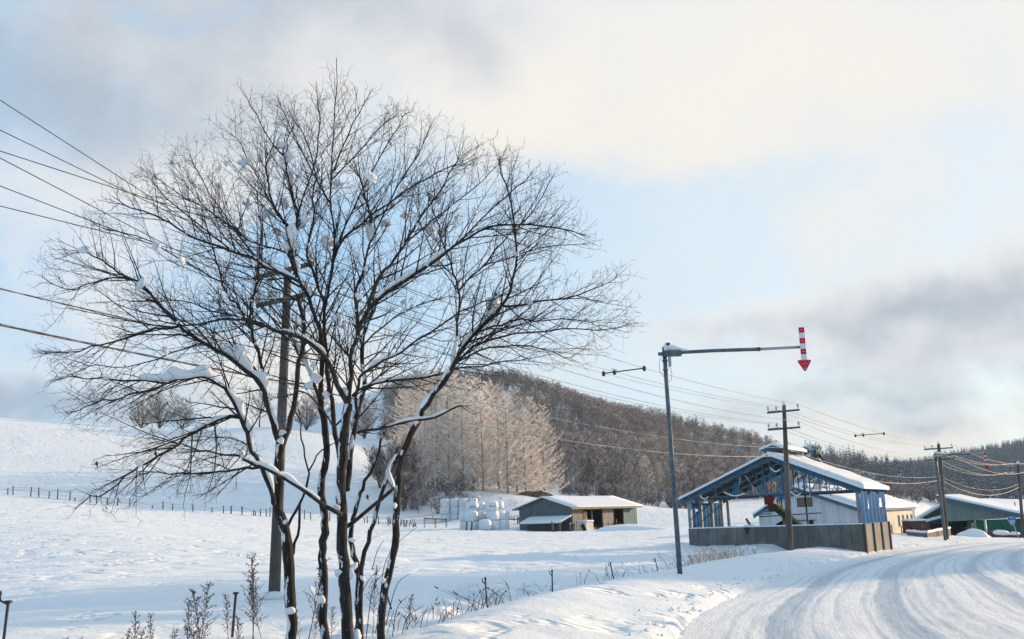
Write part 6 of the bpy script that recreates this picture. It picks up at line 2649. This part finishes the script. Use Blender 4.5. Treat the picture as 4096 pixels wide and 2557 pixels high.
beam = lambda x: 2.10 + .03 * x
for k in range(7):
    x0, x1 = W * k / 7, W * (k + 1) / 7
    mb = MB()
    mb.prism([(x0 + .006, beam(x0)), (x1 - .006, beam(x1)), (x1 - .006, rg_(x1) - .03), (x0 + .006, rg_(x0) - .03)], re_.uniform(-.01, .01), .10)
    mb.build('wall_panel', M['greenwall'], gs)
mb = MB()
mb.prism([(-.35, rg_(-.35) - .28), (W + .6, rg_(W + .6) - .28), (W + .6, rg_(W + .6) - .0), (-.35, rg_(-.35))], -.75, -.66)
mb.build('barge_board', M['bluetrim'], gs)
mb = MB()
mb.prism([(-.35, rg_(-.35)), (W + .6, rg_(W + .6)), (W + .6, rg_(W + .6) + .07), (-.35, rg_(-.35) + .07)], -.75, 9.5)
mb.build('roof', M['rooftin'], gs)
snow_slab([(-.4, -.8, rg_(-.4) + .075), (W + .6, -.8, rg_(W + .6) + .075), (W + .6, 9.5, rg_(W + .6) + .075), (-.4, 9.5, rg_(-.4) + .075)], .20, 'roof_snow', gs)
for x, w_, m_ in ((.15, .30, 'greenwall'), (4.25, .16, 'galv_light'), (8.9, .2, 'greenwall')):
    mb = MB()
    mb.box(x - w_ / 2, .11, -.8, x + w_ / 2, .30, beam(x))
    mb.build('post', M[m_], gs)
mb = MB()
mb.box(-.0, .31, -.6, .10, 9.3, 4.6)
mb.build('side_wall', M['darkgreen'], gs)
mb = MB()
mb.box(.11, 3.4, -.6, 2.0, 3.5, 4.2)
mb.build('partition', M['dark'], gs)
for k in range(9):
    mb = MB()
    mb.bar((.3 + .2 * k, 2.2, -.5), (.3 + .2 * k, 2.2, 1.4), .06)
    mb.build('stall_bar', M['iron'], gs)
mb = MB()
mb.bar((.2, 2.2, .75), (2.0, 2.2, .75), .08)
mb.build('stall_rail', M['post'], gs)
mb = MB()
mb.box(1.95, 2.0, -.5, 2.5, 2.1, 2.1)
mb.build('end_panel', M['greenwall'], gs)
sheet(gs, [(4.4, .35, -.3), (W - .3, .35, -.3), (W - .3, .35, 2.3), (4.4, .35, 2.2)], 60, 12, 9, M['greentarp'], 'green_tarp', .035)
sheet(gs, [(3.55, .4, -.3), (4.15, .4, -.3), (4.15, .4, 2.2), (3.2, .4, 2.2)], 24, 12, 4, M['greentarp'], 'curtain', .07)

t = thing('kei_truck', 'small pale truck parked nose out under the green shed', 'truck', Vector((GL[0], GL[1], gzb + .1)) + Matrix.Rotation(rz, 3, 'Z') @ Vector((3.1, 1.6, 0)), rz)
mb = MB()
mb.prism([(-.68, .35), (.68, .35), (.70, 1.05), (.60, 1.72), (.45, 1.80), (-.45, 1.80), (-.60, 1.72), (-.70, 1.05)], 0, 1.3)
mb.build('cab', M['cabpaint'], t)
mb = MB()
mb.prism([(-.58, 1.05), (.58, 1.05), (.50, 1.62), (-.50, 1.62)], -.02, -.005)
mb.build('windscreen', M['cabglass'], t)
mb = MB()
mb.box(-.72, 1.35, .45, .72, 3.2, .95)
mb.build('bed', M['cabpaint'], t)
for x in (-.55, .55):
    for y in (.35, 2.6):
        mb = MB()
        mb.lathe([(.26, -.07), (.28, 0), (.26, .07)], 14)
        mb.v = [(z + x, a + y, b_ + .27) for a, b_, z in mb.v]
        mb.build('wheel', M['iron'], t)
    mb = MB()
    mb.lathe([(.09, -.02), (.09, .0)], 10, (x * .85, 0, 0), 'y')
    mb.v = [(a, b_ - .01, c + .72) for a, b_, c in mb.v]
    mb.build('headlight', M['insul'], t)

# dark shed left of it
ds = thing('dark_shed', 'dark low shed with a snowy gable roof left of the green shed', 'shed', (P(916.5, 530, 125).x, 125, EZ - 4.1), -.35)
W = 6.6
mb = MB()
mb.prism([(0, -.5), (W, -.5), (W, 2.3), (3.2, 4.05), (0, 2.3)], 0, .15)
mb.build('front_wall', M['darkgreen'], ds)
mb = MB()
mb.box(W - .15, .16, -.5, W, 7, 2.3)
mb.box(0, .16, -.5, .15, 7, 2.3)
mb.build('side_wall', M['darkgreen'], ds)
mb = MB()
mb.box(1.6, -.03, -.4, 3.2, -.005, 1.9)
mb.build('doorway', M['dark'], ds)
mb = MB()
mb.box(3.6, -.03, -.4, 4.6, -.005, 1.7)
mb.build('doorway', M['dark'], ds)
for s, (xa, za, xb, zb) in enumerate(((-.4, 2.12, 3.2, 4.1), (3.2, 4.1, W + .4, 2.12))):
    mb = MB()
    mb.prism([(xa, za), (xb, zb), (xb, zb + .08), (xa, za + .08)], -.5, 7.3)
    mb.build('roof', M['rooftin'], ds)
    snow_slab([(xa, -.52, za + .085), (xb, -.52, zb + .085), (xb, 7.3, zb + .085), (xa, 7.3, za + .085)], .2, 'roof_snow', ds)
mb = MB()
mb.prism([(1.0, 2.05), (5.0, 3.0), (5.0, 3.08), (1.0, 2.13)], -2.6, -.52)
mb.build('porch_roof', M['bluetrim'], ds)
snow_slab([(.9, -2.65, 2.14), (5.0, -2.65, 3.09), (5.0, -.53, 3.09), (.9, -.53, 2.14)], .28, 'porch_snow', ds)
for x in (1.3, 3.0, 4.8):
    mb = MB()
    mb.bar((x, -2.4, -.5), (x, -2.4, 2.0 + .22 * x), .14)
    mb.build('porch_post', M['darkgreen'], ds)

# concrete bunker
pts = [G(906.5, 82), G(923.8, 75.5), G(948, 88)]
cb = thing('concrete_bunker', 'low concrete silage bunker wall with snow on top, by the farther poles', 'wall', pts[1])
inv = Matrix.Translation(pts[1]).inverted()
for a, b_, nm in ((pts[0], pts[1], 'concrete'), (pts[1], pts[2], 'concrete')):
    a, b_ = inv @ a, inv @ b_
    n_ = 3
    a.z = b_.z = 0
    for k in range(n_):
        p, q = a.lerp(b_, (k + .012) / n_), a.lerp(b_, (k + .988) / n_)
        mb = MB()
        mb.bar(p + Vector((0, 0, -.4)), q + Vector((0, 0, -.4)), .22, 1.35)
        mb.build('wall_panel', M[nm], cb)
    d = (b_ - a).normalized()
    s = Vector((-d.y, d.x, 0)) * .15
    snow_slab([a - s + Vector((0, 0, .278)), b_ - s + Vector((0, 0, .278)), b_ + s + Vector((0, 0, .278)), a + s + Vector((0, 0, .278))], .16, 'wall_snow', cb)
# cart
t = mk('farm_cart', 'dark rusty farm cart with a slatted rack left of the bunker', 'cart', 900, 91, .05, -.35)
mb = MB()
mb.box(.75, 0, .35, 2.35, 1.4, 1.45)
bd = mb.build('box', M['rust'], t)
snow_slab([(.72, -.03, 1.45), (2.38, -.03, 1.45), (2.38, 1.43, 1.45), (.72, 1.43, 1.45)], .16, 'cart_snow', bd)
for k in range(3):
    mb = MB()
    mb.box(1.0 + .42 * k, -.02, .85, 1.3 + .42 * k, -.004, 1.15)
    mb.build('side_panel', M['post'], bd)
for z in (.12, .55, 1.0):
    mb = MB()
    mb.bar((-.05, -.1, z), (1.7, -.1, z * .96), .06)
    mb.build('rail', M['rust'], t)
for x in (0, .5, 1.1, 1.65):
    mb = MB()
    mb.bar((x, -.1, -.2), (x, -.1, 1.02), .06)
    mb.build('upright', M['rust'], t)
snow_slab([(0, -.05, .10), (1.6, -.05, .10), (1.6, .7, .10), (0, .7, .10)], .16, 'cart_snow', t)
# snowed-over things in the yard
t = mk('snowed_tyre_pile', 'snow-covered dark lump between snow heap and green tarp', 'pile', 997, 104)
o = put('pile', blob_mesh('pile', 1, M['rust'], 81, 3, 1, .4), t)
o.scale = (1.05, .7, .55)
o = put('snow_cap', blob_mesh('snow_cap', 1, M['clump'], 82, 3, 1, .2), t)
o.location = (0, 0, .48)
o.scale = (1.08, .75, .34)
t = mk('fallen_log', 'dark log lying under snow below the route sign', 'log', 1003, 92)
t.location = G(1008, 96)
mb = MB()
mb.tube([(-.95, 0, .18), (0, .05, .2), (.95, 0, .18)], [.2, .22, .2], 9)
mb.build('trunk', M['rust'], t, True)
mb = MB()
mb.tube([(-.9, 0, .40), (0, .05, .40), (.3, 0, .46), (.9, 0, .40)], [.14, .16, .2, .15], 8)
mb.build('snow_cap', M['clump'], t, True)
# yard odds left of the white barn
t = mk('scrap_heap', 'snowy scrap heap beside the left end of the white barn', 'scrap', 742, 72)
for k in range(9):
    mb = MB()
    a = Vector((rb_.uniform(-1.2, 1.2), rb_.uniform(-.6, .6), rb_.uniform(0, .5)))
    mb.bar(a, a + Vector((rb_.uniform(-1, 1), rb_.uniform(-.5, .5), rb_.uniform(.1, .9))), .09, .16)
    mb.build('plank', M['post'] if k % 2 else M['rust'], t)
for k in range(4):
    c = put('snow_clump', CL[k], t)
    c.location = (-1 + .6 * k, 0, .55 + .1 * (k % 2))
    c.scale = (.45, .4, .25)
for u, v0_, v1_, D, lab in ((886.5, 500, 489, 165, 'lone post on the snow slope right of the white barn roof'), (896, 504, 500, 150, 'short post on the snow slope near the far barn roof corner'), (1017, 514, 506, 190, 'lone post in the distant snow field behind the green roof')):
    p = G(u, D, -.1)
    t = thing('field_post', lab, 'post', p)
    mb = MB()
    mb.tube([(0, 0, 0), (0, 0, max(1.0, (P(u, v1_, D).z - p.z)))], [.10, .09], 6)
    mb.build('shaft', M['post'], t)

# ------------------------------------------------------------------ dry plants
def weed_mesh(seed):
    """dry mugwort: one stalk, curved side sprays beaded with seed heads"""
    q = random.Random(seed)
    mb = MB()
    pts = [Vector((0, 0, -.1))]
    d = Vector((q.gauss(0, .05), q.gauss(0, .05), 1)).normalized()
    for i in range(8):
        d = (d + Vector((q.gauss(0, .05), q.gauss(0, .05), .02))).normalized()
        pts.append(pts[-1] + d * .135)
    mb.tube(pts, [.006 * (1 - .07 * i) for i in range(9)], 4, False)

    def bead(p, s):
        a = Vector((q.gauss(0, 1), q.gauss(0, 1), q.gauss(0, 1))).normalized() * s
        b_ = a.orthogonal().normalized() * s
        c = Vector((0, 0, s * 1.5))
        mb.add([p + a, p + b_, p - a, p - b_, p + c, p - c * .6], [(0, 1, 4), (1, 2, 4), (2, 3, 4), (3, 0, 4), (1, 0, 5), (2, 1, 5), (3, 2, 5), (0, 3, 5)])
    for k in range(26):
        f = .42 + .58 * k / 26
        i = min(int(f * 8), 7)
        o_ = pts[i].lerp(pts[i + 1], f * 8 - i)
        a = k * 2.4 + q.uniform(-.4, .4)
        L = (.17 * (1.12 - f) + .04) * q.uniform(.6, 1.5)
        e = Vector((math.cos(a), math.sin(a), q.uniform(.7, 2.2))).normalized()
        p = o_
        path = [p]
        for s in range(4):
            e = (e + Vector((0, 0, -.05)) + Vector((q.gauss(0, .12), q.gauss(0, .12), q.gauss(0, .1)))).normalized()
            p = p + e * L / 4
            path.append(p)
            for z in range(3 if f > .45 else 1):
                bead(p + Vector((q.gauss(0, .010), q.gauss(0, .010), q.gauss(0, .010))), q.uniform(.004, .0085))
        mb.tube(path, .0025, 3, False)
    for k in range(22):
        bead(pts[-1].lerp(pts[-3], q.random()) + Vector((q.gauss(0, .008), q.gauss(0, .008), 0)), q.uniform(.005, .009))
    return mb.mesh('dry_weed', M['weed'])


WDS = []
WM = [weed_mesh(500 + i) for i in range(5)]
for u, v, D in ((137, 603, 11), (156, 606, 11.3), (150, 618, 10.5), (200, 567, 11.6), (209, 575, 11.9), (192, 592, 11.2), (233, 582, 12.6), (253, 544, 13.5), (258, 560, 13.2), (268, 572, 13.0), (306, 545, 14), (305, 585, 13), (312, 596, 12.5), (244, 605, 11),
                (124, 620, 10.6), (218, 608, 11.2), (173, 620, 10.8), (370, 555, 13.5), (402, 588, 13), (90, 628, 11.5), (78, 632, 11.8), (330, 600, 13.4)):
    p = G(u, D, -.06)
    h = max(.35, P(u, v, D).z - p.z)
    o = put('dry_weed', WM[rb_.randrange(5)])
    o.location = p
    o.rotation_euler = (rb_.uniform(-.22, .22), rb_.uniform(-.28, .28), rb_.uniform(0, 6.28))
    s = h / 1.12
    o.scale = (max(.6, s), max(.6, s), s)
    tag(o, 'dry brown weed stalk', 'weed', 'dry weeds under the big tree')
    WDS.append((u, o))
for k, (u, o) in enumerate(sorted(WDS, key=lambda q: q[0])):
    o['label'] = f'dry seeded weed stalk, {ORD[k]} from the left along the bottom snow'
for u, v, D, lab in ((605, 560, 26, 'tall dry weed stalk beside the hooked stake'), (522, 584, 21.5, 'bent dark weed in the ditch snow between two stakes')):
    p = G(u, D, -.06)
    h = max(.4, P(u, v, D).z - p.z)
    o = put('dry_weed', WM[1])
    o.location = p
    o.rotation_euler = (.1, -.25, 1)
    o.scale = (h / 1.12 * .7, h / 1.12 * .7, h / 1.12)
    tag(o, lab, 'weed')


def grass(name, label, spots, n_, hmin, hmax, seed, m_):
    q = random.Random(seed)
    mb = MB()
    for k in range(n_):
        u, D, s = q.choice(spots)
        p = G(u, D)
        p += Vector((q.gauss(0, s), q.gauss(0, s * .6), -.05))
        p.z = gz(p.x, p.y) - .05
        h = q.uniform(hmin, hmax)
        ln = Vector((q.gauss(0, .35), q.gauss(0, .3), 1)) * h
        w_ = q.uniform(.004, .008)
        m = p + ln * .55
        e = p + ln + Vector((ln.x * .5, ln.y * .5, -h * .1))
        mb.tube([p, m, e], [w_, w_ * .8, w_ * .4], 3, False)
        if q.random() < .25:
            mb.tube([e, e + (e - m) * .25], [.014, .006], 4, True)
    o = mb.build(name, m_)
    o['kind'] = 'stuff'
    o['label'] = label
    o['category'] = 'grass'


grass('dry_grass', 'tawny dry grass tufts poking through snow right of the arrow pole', [(697, 37, .5), (705, 38, .6), (712, 39, .6), (718, 40, .6), (724, 41, .6), (731, 42, .5), (688, 36, .4)], 260, .25, .8, 1, M['grass'])
grass('ditch_grass', 'sparse dry stems sticking out of the snowy roadside ditch', [(425, 15.5, .5), (440, 15, .4), (455, 15.5, .4), (495, 18.5, .25), (470, 16, .3), (615, 27.3, .4), (640, 30, .4), (668, 33, .5), (560, 22.5, .4), (395, 14.5, .5)], 150, .12, .45, 2, M['weed'])
grass('bank_grass', 'pale dry grass on the bank under the larches', [(452, 137, 2), (465, 137, 2), (480, 134, 2.5), (495, 130, 2.5), (440, 137, 2), (505, 128, 1.5)], 900, .3, .9, 3, M['grass'])
# long arching stems beside the trunks
t = thing('arching_stems', 'long bare arching stems growing from the foot of the rightmost trunk', 'plant', G(392, 12.4))
inv = Matrix.Translation(t.location).inverted()
for pts in ([(380, 600), (384, 560), (400, 540), (416, 528)], [(372, 570), (377, 550), (384, 540)], [(366, 640), (372, 585), (385, 572), (398, 566)], [(386, 625), (396, 582), (410, 574)], [(358, 602), (368, 580), (376, 572)], [(392, 640), (396, 608), (403, 600), (408, 596)], [(400, 645), (405, 620), (412, 612), (424, 606)]):
    mb = MB()
    pp = smooth_path([P(u, v, 12.5) for u, v in pts], 2)
    mb.tube([inv @ p for p in pp], [.006 * (1 - .7 * i / len(pp)) for i in range(len(pp))], 4)
    mb.build('stem', M['twig'], t)
# crumbs of ploughed snow along the road's edge
cq = random.Random(12)
mb = MB()
for k in range(420):
    s_ = 22 + 60 * cq.random() ** 1.3
    t_ = cq.gauss(-.32, .16)
    i = int(s_ / .5)
    x, y = EX[i] + NX[i] * t_ + cq.uniform(-.2, .2), EY[i] + NY[i] * t_ + cq.uniform(-.2, .2)
    z = float(ground(x, y)[0])
    r_ = cq.uniform(.010, .042) * (1 if cq.random() < .9 else 1.7)
    o_ = len(mb.v)
    for sx_, sy_, sz_ in ((1, 0, 0), (0, 1, 0), (-1, 0, 0), (0, -1, 0), (0, 0, .8), (0, 0, -.8)):
        mb.v.append((x + sx_ * r_ * cq.uniform(.7, 1.3), y + sy_ * r_ * cq.uniform(.7, 1.3), z + sz_ * r_ + r_ * .2))
    mb.f += [(o_, o_ + 1, o_ + 4), (o_ + 1, o_ + 2, o_ + 4), (o_ + 2, o_ + 3, o_ + 4), (o_ + 3, o_, o_ + 4), (o_ + 1, o_, o_ + 5), (o_ + 2, o_ + 1, o_ + 5), (o_ + 3, o_ + 2, o_ + 5), (o_, o_ + 3, o_ + 5)]
o = mb.build('snow_crumbs', M['clump'])
o['kind'] = 'stuff'
o['label'] = 'crumbs of ploughed snow along the left edge of the road'
o['category'] = 'snow'

# air: thin frosty haze round the whole place
HAZE = 0.00020
if HAZE:
    hm_ = bpy.data.materials.new('haze')
    hm_.use_nodes = True
    h = NT(hm_.node_tree)
    h.n.remove(h.n['Principled BSDF'])
    pv = h.new('ShaderNodeVolumePrincipled')
    pv.inputs['Color'].default_value = (0.70, 0.85, 1.0, 1)
    pv.inputs['Density'].default_value = HAZE
    h.l.new(pv.outputs[0], h.n['Material Output'].inputs['Volume'])
    allz = [float(GZ.min()), float(MZ.min())]
    mb = MB()
    mb.box(-1650, -160, min(allz) - 1, 1650, 1650, max(float(GZ.max()), float(MZ.max())) + 25)
    o = mb.build('haze', hm_)
    o['kind'] = 'stuff'
    o['label'] = 'thin frosty haze filling the valley air'
    o['category'] = 'haze'
print('objects', len(bpy.data.objects))
